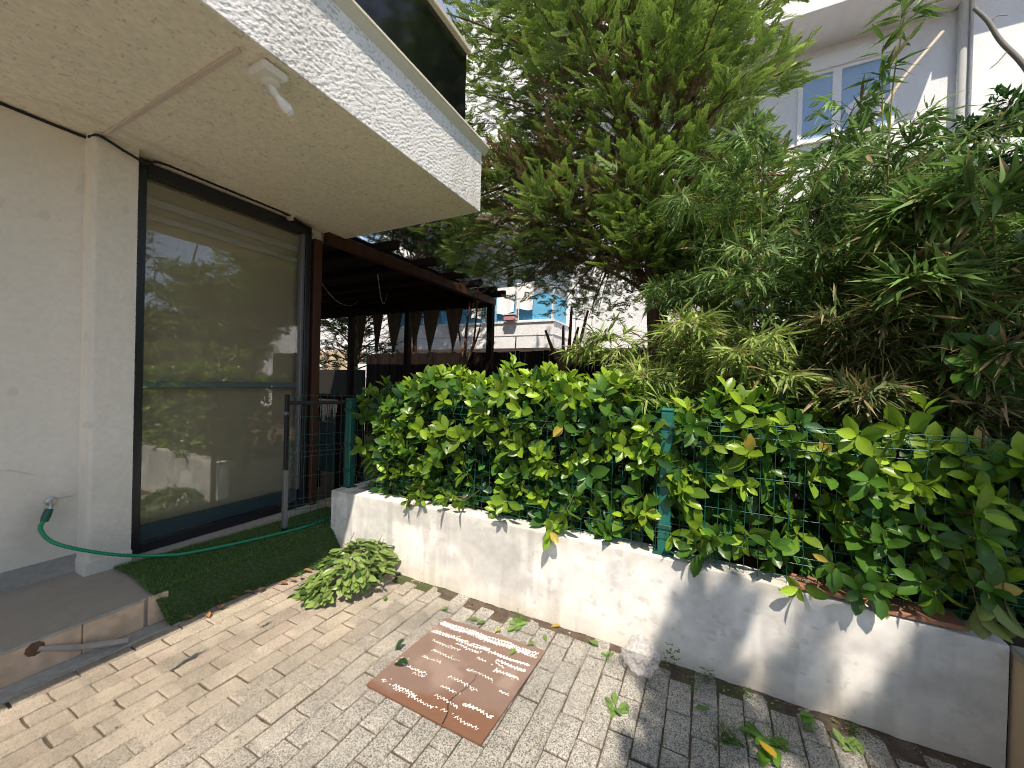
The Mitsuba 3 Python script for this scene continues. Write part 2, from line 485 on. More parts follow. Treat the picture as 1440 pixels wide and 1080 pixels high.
PV = [mikit.ply(paver_mesh(i), 'm_paver', 25) for i in range(10)]
PVM = [paver_mesh(i) for i in range(10)]
field = []
count = 0
spots = []
for k in range(-24, 58):
    x = PAVER_X(k)
    if x < -2.79 or x > 5.9:
        continue
    for j in range(-26, 13):
        y = 0.21 * j + (0.105 if k % 2 else 0.0) + 0.05 + 0.035 * math.sin(k * 12.9)
        if y > 2.23 or y < -4.9:
            continue
        d = np.array([x, y])
        dep = d @ FWD2
        lat = d @ np.array([FWD2[1], -FWD2[0]])
        vis = dep > 0.15 and abs(lat) < dep * 1.36 + 0.15 and dep > 1.43 and x < 1.15
        spots.append((not vis, np.hypot(x, y), x, y, k, j))
spots.sort()
for hid, _, x, y, k, j in spots:
    if k >= 0 and x > 1.05 and y > -2.2 and x < 1.5:
        continue
    r = np.random.default_rng((k + 100) * 1000 + j + 100)
    i = int(r.integers(10))
    rz, dz = r.normal(0, 0.55), r.normal(0, 0.0014)
    tx, ty = r.normal(0, 0.5, 2)
    jit = r.normal(0, 0.0013, 2)
    M4 = T().translate([x + jit[0], y + jit[1], dz]).rotate([0, 0, 1], rz).rotate([1, 0, 0], tx).rotate([0, 1, 0], ty)
    if not hid and count < 300:
        key = numbered('pavement__paver', USED) if count == 0 else f'pavement__paver_{count:03d}'
        USED.add(key)
        scene[key] = {**PV[i], 'to_world': M4}
        count += 1
    else:
        m = np.array(M4.matrix)
        field.append((PVM[i][0] @ m[:3, :3].T + m[:3, 3], PVM[i][1]))
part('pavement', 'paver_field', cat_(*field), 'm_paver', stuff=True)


def rough_strip(x0, x1, y0, y1, z, nx, ny, amp, seed):
    """low uneven mortar strip lying on the paving"""
    u, w = np.meshgrid(np.linspace(0, 1, nx), np.linspace(0, 1, ny), indexing='ij')
    P = np.stack([x0 + (x1 - x0) * u, y0 + (y1 - y0) * w, np.zeros_like(u)], -1)
    h = meshkit.fbm(np.stack([P[..., 0] * 14, P[..., 1] * 14, np.full_like(u, seed)], -1), 3)
    P[..., 2] = z + amp * (h - 0.5)
    edge = np.minimum.reduce([u * (nx - 1), (1 - u) * (nx - 1), w * (ny - 1), (1 - w) * (ny - 1)])
    P[..., 2] = np.where(edge < 0.5, -0.02, P[..., 2])
    idx = np.arange(nx * ny).reshape(nx, ny)
    f = np.stack([idx[:-1, :-1], idx[1:, :-1], idx[1:, 1:], idx[:-1, 1:]], -1).reshape(-1, 4)
    return P.reshape(-1, 3), f


part('pavement', 'mortar_strip', rough_strip(-2.868, -2.775, -2.0, 1.25, 0.004, 8, 120, 0.012, 1.0), 'm_cement', True)
part('pavement', 'dirt_strip', rough_strip(-2.1, 1.085, 2.21, 2.285, 0.0015, 200, 8, 0.016, 5.0), 'm_joint', True)

# ---------------------------------------------------------------- entrance step
st = thing('entrance_step', 'smooth grey cement step with beige tiled riser under the shaded house wall', 'step')
part(st, 'tread', box(-3.66, -2.885, -3.0, 1.15, -0.05, 0.183, 0.004), 'm_step')
part(st, 'landing', box(-3.66, -3.0, 1.151, 3.6, -0.05, 0.181, 0.004), 'm_step')
part(st, 'nosing', box(-2.888, -2.866, -3.0, 1.06, 0.176, 0.187, 0.003), 'm_cement')
ys = [-1.6, -0.8, -0.05, 0.32, 0.80, 1.05]
for a, b in zip(ys[:-1], ys[1:]):
    part(st, 'riser_tile', box(-2.886, -2.868, a + 0.002, b - 0.002, 0.02, 0.175, 0.003), 'm_riser')
part(st, 'riser_tile', box(-2.886, -2.862, 1.065, 1.16, 0.02, 0.186, 0.004), 'm_riser')
part(st, 'foot', prism([(-2.885, 0.022), (-2.885, -0.02), (-2.80, -0.02), (-2.815, 0.006)], -2.0, 1.2), 'm_cement')

# ---------------------------------------------------------------- the house with the big window
hs = thing('house', 'cream plastered house with an overhanging white balcony slab and a full height black framed window', 'house')
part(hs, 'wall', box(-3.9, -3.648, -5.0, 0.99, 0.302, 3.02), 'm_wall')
part(hs, 'plinth', box(-3.9, -3.655, -5.0, 0.99, 0.17, 0.302, 0.004), 'm_cement')


def pillar_mesh():
    r, pts = 0.028, []
    x1, y0, y1 = -3.512, 0.985, 1.205
    for i in range(7):
        a = i / 6 * math.pi / 2
        pts.append((x1 - r + r * math.sin(a), y0 + r - r * math.cos(a)))
    poly = [(-3.9, y0)] + pts + [(x1, y1), (-3.9, y1)]
    from shapely.geometry import Polygon
    m = trimesh.creation.extrude_polygon(Polygon(poly), 2.835, engine='earcut')
    return np.asarray(m.vertices) + [0, 0, 0.18], np.asarray(m.faces)


part(hs, 'pillar', pillar_mesh(), 'm_wall', 40)
part(hs, 'pillar_foot', box(-3.9, -3.506, 0.979, 1.212, 0.17, 0.272, 0.006), 'm_wall')
part(hs, 'end_wall', box(-8.0, -3.70, 2.60, 2.74, 0.0, 6.4), 'm_wall')
part(hs, 'rear_wall', box(-8.2, -8.0, -6.0, 2.74, 0.0, 6.4), 'm_wall')
part(hs, 'inner_floor', box(-8.0, -3.66, -5.0, 2.6, 0.0, 0.16), 'm_dark')
part(hs, 'balcony_slab', box(-4.2, -1.895, -6.0, 2.962, 3.012, 3.60), 'm_soffit')
part(hs, 'ceiling', box(-8.0, -4.2, -6.0, 2.6, 3.012, 3.60), 'm_dark')
part(hs, 'fascia', box(-1.894, -1.880, -6.0, 2.975, 3.008, 3.545, 0.003), 'm_fascia')
part(hs, 'end_fascia', box(-4.2, -1.895, 2.963, 2.977, 3.009, 3.545, 0.003), 'm_fascia')
part(hs, 'ledge', prism([(-2.3, 3.601), (-2.3, 3.63), (-1.845, 3.618), (-1.832, 3.60), (-1.832, 3.588), (-1.842, 3.584), (-1.879, 3.53), (-1.893, 3.53), (-1.893, 3.601)], -6.0, 3.03), 'm_lip')
# window: frame, rails, glass, blind
wn = part(hs, 'window', cat_(box(-3.675, -3.60, 1.206, 1.284, 0.19, 2.985, 0.004), box(-3.675, -3.60, 2.508, 2.566, 0.19, 2.985, 0.004),
                             box(-3.672, -3.602, 1.284, 2.508, 2.895, 2.983, 0.004), box(-3.672, -3.602, 1.284, 2.508, 0.192, 0.262, 0.004)), 'm_blackframe', label='black aluminium frame of the full height window')
part(wn, 'pane', box(-3.645, -3.639, 1.284, 2.508, 0.262, 2.895), 'm_glass')
part(wn, 'bottom_rail', box(-3.70, -3.65, 1.284, 2.508, 0.262, 0.37, 0.006), 'm_teal')
part(wn, 'transom', box(-3.70, -3.652, 1.284, 2.508, 1.375, 1.425, 0.006), 'm_transom')
part(wn, 'inner_bead', box(-3.69, -3.615, 2.478, 2.507, 0.37, 2.895, 0.003), 'm_silver')
part(wn, 'blind', box(-3.742, -3.738, 1.25, 2.53, 0.27, 2.9), 'm_blind', label='lowered brown roller blind behind the pane')
part(wn, 'blind_rail', box(-3.735, -3.71, 1.27, 2.52, 2.725, 2.785, 0.006), 'm_blindbar')
part(wn, 'blind_rail', box(-3.735, -3.71, 1.27, 2.52, 2.62, 2.668, 0.006), 'm_blindbar')
part(wn, 'sill', box(-3.74, -3.50, 1.206, 2.6, 0.15, 0.190, 0.004), 'm_cement')
part(hs, 'room_lining', box(-3.9, -3.75, 1.2, 2.6, 0.15, 3.01), 'm_dark')
part(hs, 'trim_strip', box(-3.615, -3.575, 1.30, 2.33, 2.988, 3.011, 0.002), 'm_conduit')
# upper storey: dark glazing above the ledge
up = part(hs, 'upper_glazing', box(-1.98, -1.965, -6.0, 2.82, 3.64, 4.33), 'm_tintglass', label='dark tinted balustrade glass above the ledge')
part(up, 'top_rail', box(-2.02, -1.925, -6.0, 2.84, 4.331, 4.375, 0.006), 'm_lip')
part(up, 'end_pane', box(-3.6, -1.985, 2.80, 2.815, 3.95, 4.33), 'm_tintglass')
part(up, 'end_rail', box(-3.6, -1.985, 2.78, 2.83, 3.90, 3.948, 0.004), 'm_lip')
part(up, 'end_panel', box(-3.6, -1.985, 2.80, 2.82, 3.62, 3.898), 'm_wood')
part(hs, 'upper_wall', box(-3.72, -3.60, -6.0, 2.74, 3.62, 6.4), 'm_tintglass')
part(hs, 'upper_slab', box(-8.2, -2.35, -6.0, 2.85, 6.4, 6.65), 'm_wall')

# ceiling lamp, conduit, cable, small lamp holder
lp = thing('ceiling_lamp', 'white lamp base under the balcony edge with a bare drooping bulb', 'lamp')
lb = box(-2.075, -1.925, 1.10, 1.235, 2.968, 3.011, 0.016)
part(lp, 'base', lb, 'm_plastic', 30)
part(lp, 'rim', aim(lathe([(0.0, 0.0), (0.042, 0.0), (0.046, 0.012), (0.03, 0.02), (0.0, 0.02)], 20), (-2.005, 1.185, 2.968), (0, 0, -1)), 'm_plastic', 40)
part(lp, 'socket', aim(lathe([(0, 0), (0.017, 0), (0.019, 0.03), (0.015, 0.055), (0, 0.055)], 16), (-2.012, 1.19, 2.962), (0.05, 0.35, -0.8)), 'm_plastic', 40)
part(lp, 'arm', tube(smooth_path([(-2.03, 1.165, 2.96), (-2.04, 1.17, 2.93), (-2.02, 1.20, 2.918), (-2.005, 1.215, 2.93)]), 0.005), 'm_metal', True)
part(lp, 'bulb', aim(lathe([(0, 0), (0.014, 0.0), (0.016, 0.02), (0.025, 0.05), (0.028, 0.075), (0.024, 0.095), (0.012, 0.106), (0, 0.108)], 20), (-2.008, 1.208, 2.925), (0.05, 0.62, -0.42)), 'm_bulb', 40)
part(lp, 'bulb_ring', aim(lathe([(0.0, 0.0), (0.022, 0.0), (0.026, 0.006), (0.022, 0.012), (0, 0.012)], 18), (-2.0028, 1.275, 2.8795), (0.05, 0.62, -0.42)), 'm_black', 40)
single('cable_conduit', 'thin straight cable duct crossing the balcony soffit to the lamp', 'cable duct', box(-3.62, -1.99, 1.02, 1.043, 2.996, 3.011, 0.003), 'm_conduit')
cb = smooth_path([(-3.64, -0.5, 3.0), (-3.64, 0.4, 3.0), (-3.64, 0.95, 2.998), (-3.57, 0.985, 2.985), (-3.50, 1.0, 2.985), (-3.495, 1.05, 2.975), (-3.49, 1.12, 2.95), (-3.485, 1.21, 2.925), (-3.50, 1.245, 2.92), (-3.55, 1.275, 2.955), (-3.572, 1.36, 3.003), (-3.572, 1.7, 3.005), (-3.572, 2.2, 3.004), (-3.565, 2.27, 2.995), (-3.575, 2.4, 2.985), (-3.585, 2.52, 2.955), (-3.59, 2.56, 2.9)], 8)
single('black_cable', 'black cable sagging along the top of the wall and over the window', 'cable', tube(cb, 0.009, 8), 'm_black', True)
lh = thing('lamp_holder', 'small white lamp holder without bulb above the right end of the window', 'lamp holder')
part(lh, 'plate', aim(lathe([(0, 0), (0.062, 0), (0.058, 0.006), (0.03, 0.012), (0, 0.012)], 24), (-3.52, 2.33, 3.011), (0, 0, -1)), 'm_plastic', 40)
part(lh, 'neck', tube([(-3.53, 2.32, 3.0), (-3.54, 2.30, 2.965)], 0.012), 'm_plastic', True)
part(lh, 'socket', aim(lathe([(0, 0), (0.018, 0), (0.02, 0.045), (0.016, 0.05), (0.012, 0.02), (0, 0.02)], 14), (-3.535, 2.315, 2.965), (0.1, -1, -0.25)), 'm_conduit', 40)

# tap and hose
tp = thing('garden_tap', 'small metal tap on the house wall with the green hose pushed on', 'tap')
part(tp, 'body', cat_(tube([(-3.66, 0.868, 0.672), (-3.60, 0.862, 0.668)], 0.012), tube(smooth_path([(-3.61, 0.862, 0.668), (-3.585, 0.855, 0.66), (-3.575, 0.845, 0.63)]), 0.011)), 'm_metal', 40)
part(tp, 'lever', box(-3.612, -3.598, 0.86, 0.95, 0.688, 0.694, 0.002), 'm_metal')
part(tp, 'rosette', aim(lathe([(0, 0), (0.03, 0), (0.026, 0.008), (0.012, 0.012), (0, 0.012)], 18), (-3.649, 0.868, 0.672), (1, 0, 0)), 'm_metal', 40)
part(tp, 'hose_coupling', tube([(-3.578, 0.845, 0.64), (-3.566, 0.83, 0.60), (-3.556, 0.82, 0.575)], [0.019, 0.021, 0.017], 12), 'm_green', 40)
hose = smooth_path([(-3.562, 0.825, 0.59), (-3.53, 0.80, 0.55), (-3.47, 0.81, 0.50), (-3.42, 0.85, 0.455), (-3.40, 0.954, 0.385), (-3.385, 1.09, 0.31), (-3.38, 1.218, 0.255), (-3.31, 1.33, 0.232), (-3.25, 1.42, 0.225), (-3.13, 1.70, 0.225), (-3.05, 2.0, 0.222), (-3.02, 2.2, 0.22), (-3.06, 2.6, 0.21)], 10)
single('garden_hose', 'bright green hose running from the wall tap across the artificial turf', 'hose', tube(hose, 0.0105, 12), 'm_hose', True)

# weathered strip leaning from a hole in the riser
single('wooden_strip', 'weathered grey strip of wood leaning on the tiled step riser', 'wood', tube([(-2.862, 0.65, 0.142), (-2.845, 0.78, 0.075), (-2.80, 0.955, 0.022)], [0.012, 0.016, 0.017], 4), 'm_cement')
part(st, 'broken_hole', aim(lathe([(0, 0.004), (0.02, 0.003), (0.034, 0.0), (0, 0.0)], 9), (-2.8675, 0.64, 0.145), (1, 0, 0)), 'm_bark')

# ---------------------------------------------------------------- artificial turf draped over the step
tf = thing('turf_mat', 'dark green artificial turf mat draped over the step below the window', 'artificial turf')


def turf_point(u, y):
    """u in metres along the cross profile from the wall"""
    xi = -3.47 + 0.10 * np.clip((y - 1.1) / 1.1, 0, 1)
    edge = -2.79 + 0.10 * np.clip((y - 1.2) / 0.9, 0, 1) - 0.03 * np.sin(y * 5) + 0.008 * np.sin(y * 31) + 0.006 * np.sin(y * 57 + 1)
    flat = -2.90 + 0.03 * np.clip((y - 1.1) / 1.0, 0, 1)
    L1 = flat - xi
    a = np.clip(u / 0.72, 0, 1)
    x = np.where(a < 0.7, xi + L1 * a / 0.7, flat + (edge - flat) * ((a - 0.7) / 0.3) ** 0.9)
    k = np.clip((a - 0.7) / 0.3, 0, 1)
    z = 0.200 - 0.194 * (k * k * (3 - 2 * k)) ** 0.85
    return np.stack([x, y, z], -1)


def turf_start(u):  # near end, a diagonal cut
    return 1.10 + 0.015 * np.sin(u * 9) + 0.04 * np.clip((u - 0.5) / 0.2, 0, 1)


uu, yy = np.meshgrid(np.linspace(0, 0.72, 40), np.linspace(0, 1, 70), indexing='ij')
Yg = turf_start(uu) + (2.62 - turf_start(uu)) * yy
G = turf_point(uu, Yg)
idx = np.arange(40 * 70).reshape(40, 70)
Gf = np.stack([idx[:-1, :-1], idx[1:, :-1], idx[1:, 1:], idx[:-1, 1:]], -1).reshape(-1, 4)
Gc = np.tile([0.035, 0.07, 0.022], (2800, 1))
part(tf, 'backing', (G.reshape(-1, 3), Gf), 'm_turf', True, color=Gc)
nb = 52000
u, s = rng.uniform(0, 0.72, nb), rng.uniform(0, 1, nb)
yb = turf_start(u) + (2.62 - turf_start(u)) * s
B = turf_point(u, yb)
Nn = unit(np.cross(turf_point(u + 0.004, yb) - B, turf_point(u, yb + 0.004) - B))
Nn[Nn[:, 2] < 0] *= -1
D = unit(Nn + rng.normal(0, 0.45, (nb, 3)))
Ssz = unit(np.cross(D, rng.normal(size=(nb, 3))))
h = rng.uniform(0.014, 0.026, nb)[:, None]
w = 0.0013
bv = np.stack([B - Ssz * w, B + Ssz * w, B + D * h + Nn * 0.002], 1).reshape(-1, 3)
bc = np.array([0.085, 0.165, 0.045]) * rng.uniform(0.6, 1.6, (nb, 1)) + rng.uniform(0, 0.03, (nb, 1)) * np.array([1, 0.9, 0.3])
part(tf, 'pile', (bv, np.arange(nb * 3).reshape(-1, 3)), 'm_turf', False, color=np.repeat(bc, 3, 0), stuff=True)

# ---------------------------------------------------------------- planter wall
pw = thing('planter', 'low whitewashed concrete planter wall holding the clipped hedge', 'planter')
TX = np.array([-2.86, -2.6, -1.45, -0.90, -0.17, 0.36, 0.68, 1.085])
TZ = np.array([0.526, 0.532, 0.562, 0.557, 0.560, 0.545, 0.522, 0.505])


def planter_front():
    nx, nz = 160, 24
    xs = np.linspace(-2.86, 1.085, nx)
    zt = np.interp(xs, TX, TZ) + 0.004 * (meshkit.fbm(np.stack([xs * 9, xs * 0, xs * 0], -1), 3) - 0.5)
    v, rows = [], []
    for i, x in enumerate(xs):
        col = []
        for j in range(nz):
            z = -0.05 + (zt[i] + 0.05 - 0.008) * j / (nz - 1)
            col.append((x, 2.275, z))
        col.append((x, 2.278, zt[i] - 0.003))
        col.append((x, 2.284, zt[i]))
        col.append((x, 2.42, zt[i] + 0.002))
        col.append((x, 2.424, zt[i] - 0.12))
        rows.append(len(col))
        v += col
    v = np.array(v)
    m = rows[0]
    bulge = 0.012 * (meshkit.fbm(np.stack([v[:, 0] * 2.2, v[:, 2] * 2.2, v[:, 1]], -1), 3, 3) - 0.5)
    v[:, 1] += np.where(v[:, 1] < 2.3, bulge, 0)
    idx = np.arange(nx * m).reshape(nx, m)
    f = np.stack([idx[:-1, :-1], idx[1:, :-1], idx[1:, 1:], idx[:-1, 1:]], -1).reshape(-1, 4)
    return v, f


part(pw, 'front_wall', planter_front(), 'm_planter', 40)
part(pw, 'end_wall', box(-2.862, -2.74, 2.279, 3.30, -0.05, 0.524, 0.004), 'm_planter')
part(pw, 'back_wall', box(-2.74, 1.6, 3.18, 3.30, -0.05, 0.5), 'm_planter')
part(pw, 'soil', box(-2.739, 1.6, 2.425, 3.179, 0.2, 0.485), 'm_soil')
part(pw, 'right_wall', box(1.60, 1.75, 2.3, 3.3, -0.05, 0.5), 'm_planter')
part(pw, 'coping_tile', box(0.375, 0.667, 2.268, 2.41, 0.55, 0.569, 0.003), 'm_terracotta', label='reddish brown coping tile on the planter wall')
part(pw, 'coping_tile', box(0.672, 0.972, 2.270, 2.41, 0.525, 0.545, 0.003), 'm_terracotta')
sw = thing('side_wall', 'beige garden wall meeting the right end of the white planter', 'wall')
part(sw, 'body', box(1.097, 1.60, -2.5, 2.298, -0.05, 0.47, 0.004), 'm_beige')
part(sw, 'cap', box(1.091, 1.605, -2.5, 2.30, 0.471, 0.503, 0.006), 'm_cement')

# ---------------------------------------------------------------- green mesh fence
fe = thing('mesh_fence', 'green welded wire fence in front of the hedge on the white planter', 'fence')
W = 0.0018


def vwire(p, dirn, z0, z1, folds, out):
    pts = [(0, z0)]
    for zf in folds:
        pts += [(0, zf - 0.045), (0.032, zf), (0, zf + 0.045)]
    pts.append((0, z1))
    return np.array([[p[0] + out[0] * a, p[1] + out[1] * a, z] for a, z in pts])


def mesh_panel(parent, name, a, b, z0, z1, folds, plain, step=0.061, slope=0.0, wall=None):
    a, b = np.array(a, float), np.array(b, float)
    Ld = np.linalg.norm(b - a)
    d = (b - a) / Ld
    out = np.array([d[1], -d[0]])
    n = int(Ld / step)
    hz = []
    for z in plain:
        hz.append((z, 0.0))
    for zf in folds:
        hz += [(zf - 0.045, 0), (zf, 0.032), (zf + 0.045, 0)]
    first = None
    for z, o in hz:
        k = np.linspace(0, 1, 6)[:, None]
        P = np.hstack([a + (b - a) * k + out * (o - 0.0042), np.full((6, 1), z) + slope * k * Ld])
        m = tube(P, W * 1.15, 5)
        if first is None:
            pk = part(parent, name, m, 'm_green', True)
            first = pk
        else:
            part(pk, 'horizontal_wire', m, 'm_green', True)
    for i in range(n + 1):
        q = a + d * (i * step + 0.004)
        zz = slope * i * step
        P = vwire(q, d, z0 + zz + rng.normal(0, 0.006), z1 + zz + rng.normal(0, 0.003), [f_ + zz for f_ in folds], out)
        part(pk, 'vertical_wire', tube(P, W, 5), 'm_green', True)
    return pk


mesh_panel(fe, 'panel', (-2.83, 2.40), (-0.17, 2.345), 0.575, 1.325, [0.69, 1.255], [1.31, 0.86, 1.04, 0.60], slope=-0.004)
mesh_panel(fe, 'panel', (-0.255, 2.318), (2.35, 2.335), 0.515, 1.315, [0.69, 1.245], [1.31, 0.86, 1.04, 0.575], slope=0.004)


def fence_post(parent, x, y, z0, z1):
    k = part(parent, 'post', box(x - 0.033, x + 0.033, y - 0.028, y + 0.022, z0, z1 - 0.02, 0.006), 'm_post', 30)
    part(k, 'cap', box(x - 0.036, x + 0.036, y - 0.031, y + 0.025, z1 - 0.0195, z1, 0.008), 'm_post', 30)
    for z in (z0 + 0.15, z0 + 0.38, z1 - 0.1):
        part(k, 'clip', box(x - 0.04, x + 0.04, y - 0.036, y - 0.0285, z - 0.012, z + 0.012, 0.002), 'm_greendark')
    part(k, 'foot', box(x - 0.055, x + 0.055, y - 0.045, y + 0.045, z0 - 0.01, z0 + 0.006), 'm_greendark')


fence_post(fe, -0.208, 2.345, 0.565, 1.372)
fence_post(fe, -2.865 + 0.035, 2.43, 0.528, 1.31)
fence_post(fe, 2.35, 2.36, 0.50, 1.37)

# gate of the same mesh standing open beside the turf
gt = thing('mesh_gate', 'narrow dark green wire gate standing open between window and planter', 'gate')
ga, gb = np.array([-3.085, 2.03]), np.array([-2.90, 2.45])
gdir = (gb - ga) / np.linalg.norm(gb - ga)
mesh_panel(gt, 'panel', ga, gb, 0.215, 1.37, [0.42, 0.86], [1.33, 1.15, 1.0, 0.65, 0.25], 0.058)
part(gt, 'frame_post', box(-3.112, -3.082, 2.005, 2.035, 0.205, 1.34, 0.005), 'm_black')
part(gt, 'tape_wrap', box(-3.115, -3.079, 2.002, 2.038, 0.24, 0.72, 0.004), 'm_silver', label='silver tape wrapped round the gate post')
part(gt, 'top_bar', tube([(-3.09, 2.03, 1.27), (-2.90, 2.45, 1.27)], 0.018, 6), 'm_black')
part(gt, 'latch', box(-3.13, -3.07, 1.99, 2.02, 1.17, 1.20, 0.004), 'm_silver')

# ---------------------------------------------------------------- hedge
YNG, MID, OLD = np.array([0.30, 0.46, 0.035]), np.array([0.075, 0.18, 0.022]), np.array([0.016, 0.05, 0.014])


def hedge_top(x):
    z = np.interp(x, [-2.75, -2.3, -1.6, -0.9, -0.2, 0.4, 0.8, 1.2, 1.6, 2.3], [1.36, 1.42, 1.49, 1.50, 1.42, 1.40, 1.32, 1.26, 1.32, 1.35])
    return z + 0.05 * np.sin(x * 9) + 0.03 * np.sin(x * 23 + 1)


hedge_items, big, stems = [], [], []


def shoot(tipp, dirn, n, size, col_tip, col_in, spread=0.9):
    """a leafy twig end: a whorl of leaves round the tip and pairs below it"""
    d = unit(dirn)
    a = unit(np.cross(d, [0.3, 0.1, 0.9]))
    b = np.cross(d, a)
    P, D, N, L, Wd, Cc = [], [], [], [], [], []
    for k in range(n):
        th = k * 2.4 + rng.uniform(0, 0.7)
        r = math.cos(th) * a + math.sin(th) * b
        back = k / n
        open_ = spread * (0.55 + 0.75 * back) + rng.normal(0, 0.15)
        dd = d * math.cos(open_) + r * math.sin(open_)
        P.append(tipp - d * (0.012 * k + 0.004))
        D.append(dd + np.array([0, 0, -0.12 * back]))
        N.append(d * math.sin(open_) - r * math.cos(open_) + rng.normal(0, 0.15, 3))
        s_ = size * (0.72 + 0.4 * back) * rng.uniform(0.85, 1.15)
        L.append(s_)
        Wd.append(s_ * rng.uniform(0.42, 0.54))
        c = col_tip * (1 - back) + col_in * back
        Cc.append(c * rng.uniform(0.7, 1.25) if rng.random() > 0.005 else np.array([0.42, 0.33, 0.06]))
    stems.append(tube([tipp - d * rng.uniform(0.12, 0.22) + rng.normal(0, 0.01, 3), tipp - d * 0.06, tipp], [0.003, 0.0026, 0.0018], 4, False))
    return [np.array(q) for q in (P, D, N, L, Wd, Cc)]


acc = []
for _ in range(430):      # front face
    x = rng.uniform(-2.55, 2.2)
    z = rng.uniform(0.58, hedge_top(x))
    y = 2.37 + rng.normal(0, 0.045) + 0.07 * max(0.0, min(1.0, (0.85 - z) / 0.2))
    lit = rng.random()
    ct = YNG * rng.uniform(0.6, 1.15) if lit < 0.6 else (MID if lit < 0.85 else OLD * 2.2)
    acc.append(shoot(np.array([x, y - 0.06 * rng.random(), z]), np.array([rng.normal(0, 0.5), -0.75, rng.uniform(-0.1, 0.9)]), int(rng.integers(4, 8)), rng.uniform(0.095, 0.145), ct, MID * 0.75 + OLD * 0.25))
for _ in range(340):      # top
    x = rng.uniform(-2.58, 2.2)
    y = rng.uniform(2.38, 3.05)
    z = hedge_top(x) + rng.normal(0, 0.035) - 0.03 + (0.07 * rng.random() if rng.random() < 0.3 else 0)
    acc.append(shoot(np.array([x, y, z]), np.array([rng.normal(0, 0.35), rng.normal(-0.25, 0.3), 1.0]), int(rng.integers(5, 9)), rng.uniform(0.095, 0.14), YNG * rng.uniform(0.75, 1.15), MID, 0.8))
for _ in range(13):       # sprays hanging through the mesh over the planter edge
    x = rng.uniform(-2.0, 1.25)
    acc.append(shoot(np.array([x, 2.27 - rng.uniform(0.0, 0.06), rng.uniform(0.56, 0.72)]), np.array([rng.normal(0, 0.5), -0.7, rng.uniform(-0.7, 0.2)]), int(rng.integers(4, 7)), rng.uniform(0.09, 0.125), YNG * rng.uniform(0.6, 1.0), MID))
for x, y, z, s in ((1.12, 2.5, 1.72, 0.14), (1.02, 2.46, 1.62, 0.13), (1.2, 2.6, 1.6, 0.13), (0.69, 2.24, 0.85, 0.10), (0.60, 2.2, 0.64, 0.105), (0.66, 2.2, 0.66, 0.1), (0.50, 2.23, 0.72, 0.1),
                   (0.05, 2.25, 0.74, 0.115), (-0.06, 2.24, 0.66, 0.12), (0.3, 2.24, 0.75, 0.11), (0.85, 2.22, 0.9, 0.11), (0.98, 2.2, 0.95, 0.12), (0.8, 2.22, 0.72, 0.115), (1.0, 2.2, 0.75, 0.12)):
    acc.append(shoot(np.array([x, y, z]), np.array([rng.normal(0, 0.4), -0.6, 0.35]), 7, s, MID * 0.9, MID * 0.5 + OLD * 0.5, 1.0))
for x, z in ((0.99, 0.60), (1.04, 0.57), (0.96, 0.56)):
    acc.append(shoot(np.array([x, 2.20, z + 0.1]), np.array([0.1, -0.25, -1.0]), 3, 0.15, np.array([0.22, 0.27, 0.09]), np.array([0.2, 0.25, 0.08]), 0.4))
q = [np.concatenate([a[i] for a in acc]) for i in range(6)]
order = np.argsort(np.linalg.norm(q[0] - EYE, axis=1) - 3.0 * q[3] * 10)
order = order[np.argsort((q[0][order, 0] > 1.35) | (q[0][order, 0] < -2.9), kind='stable')]
hd = thing('hedge', 'dense glossy broad-leaved hedge with lime green new shoots behind the wire fence', 'hedge')
for i in order[:300]:
    m, c = leaves(*[q[k][i:i + 1] for k in range(5)], BROAD, q[5][i:i + 1], 0.35, 0.22)
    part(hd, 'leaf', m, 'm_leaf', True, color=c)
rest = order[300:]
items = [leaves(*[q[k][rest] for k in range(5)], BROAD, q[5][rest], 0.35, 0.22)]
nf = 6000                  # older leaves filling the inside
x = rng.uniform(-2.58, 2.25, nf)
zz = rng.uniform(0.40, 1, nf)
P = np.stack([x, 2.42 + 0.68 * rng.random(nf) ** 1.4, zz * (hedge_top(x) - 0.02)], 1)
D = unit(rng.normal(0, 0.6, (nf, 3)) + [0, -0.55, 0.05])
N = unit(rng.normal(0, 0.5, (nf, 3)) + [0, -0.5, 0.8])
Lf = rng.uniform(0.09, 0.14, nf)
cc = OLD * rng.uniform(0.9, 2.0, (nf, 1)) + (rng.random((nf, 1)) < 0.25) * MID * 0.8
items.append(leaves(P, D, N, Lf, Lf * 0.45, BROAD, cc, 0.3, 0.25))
m, c = merge_c(items)
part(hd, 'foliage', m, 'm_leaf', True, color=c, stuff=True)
for x in np.arange(-2.45, 2.2, 0.23):   # woody stems
    x0 = x + rng.normal(0, 0.05)
    stems.append(tube(smooth_path([(x0, 2.7, 0.47), (x0 + rng.normal(0, 0.06), 2.66, 0.8), (x0 + rng.normal(0, 0.12), 2.55, 1.1), (x0 + rng.normal(0, 0.15), 2.5, 1.35)], 3), np.linspace(0.012, 0.004, 10), 5, False))
m = cat_(*stems)
part(hd, 'stems', m, 'm_twig', True, color=np.tile([0.11, 0.085, 0.05], (len(m[0]), 1)))

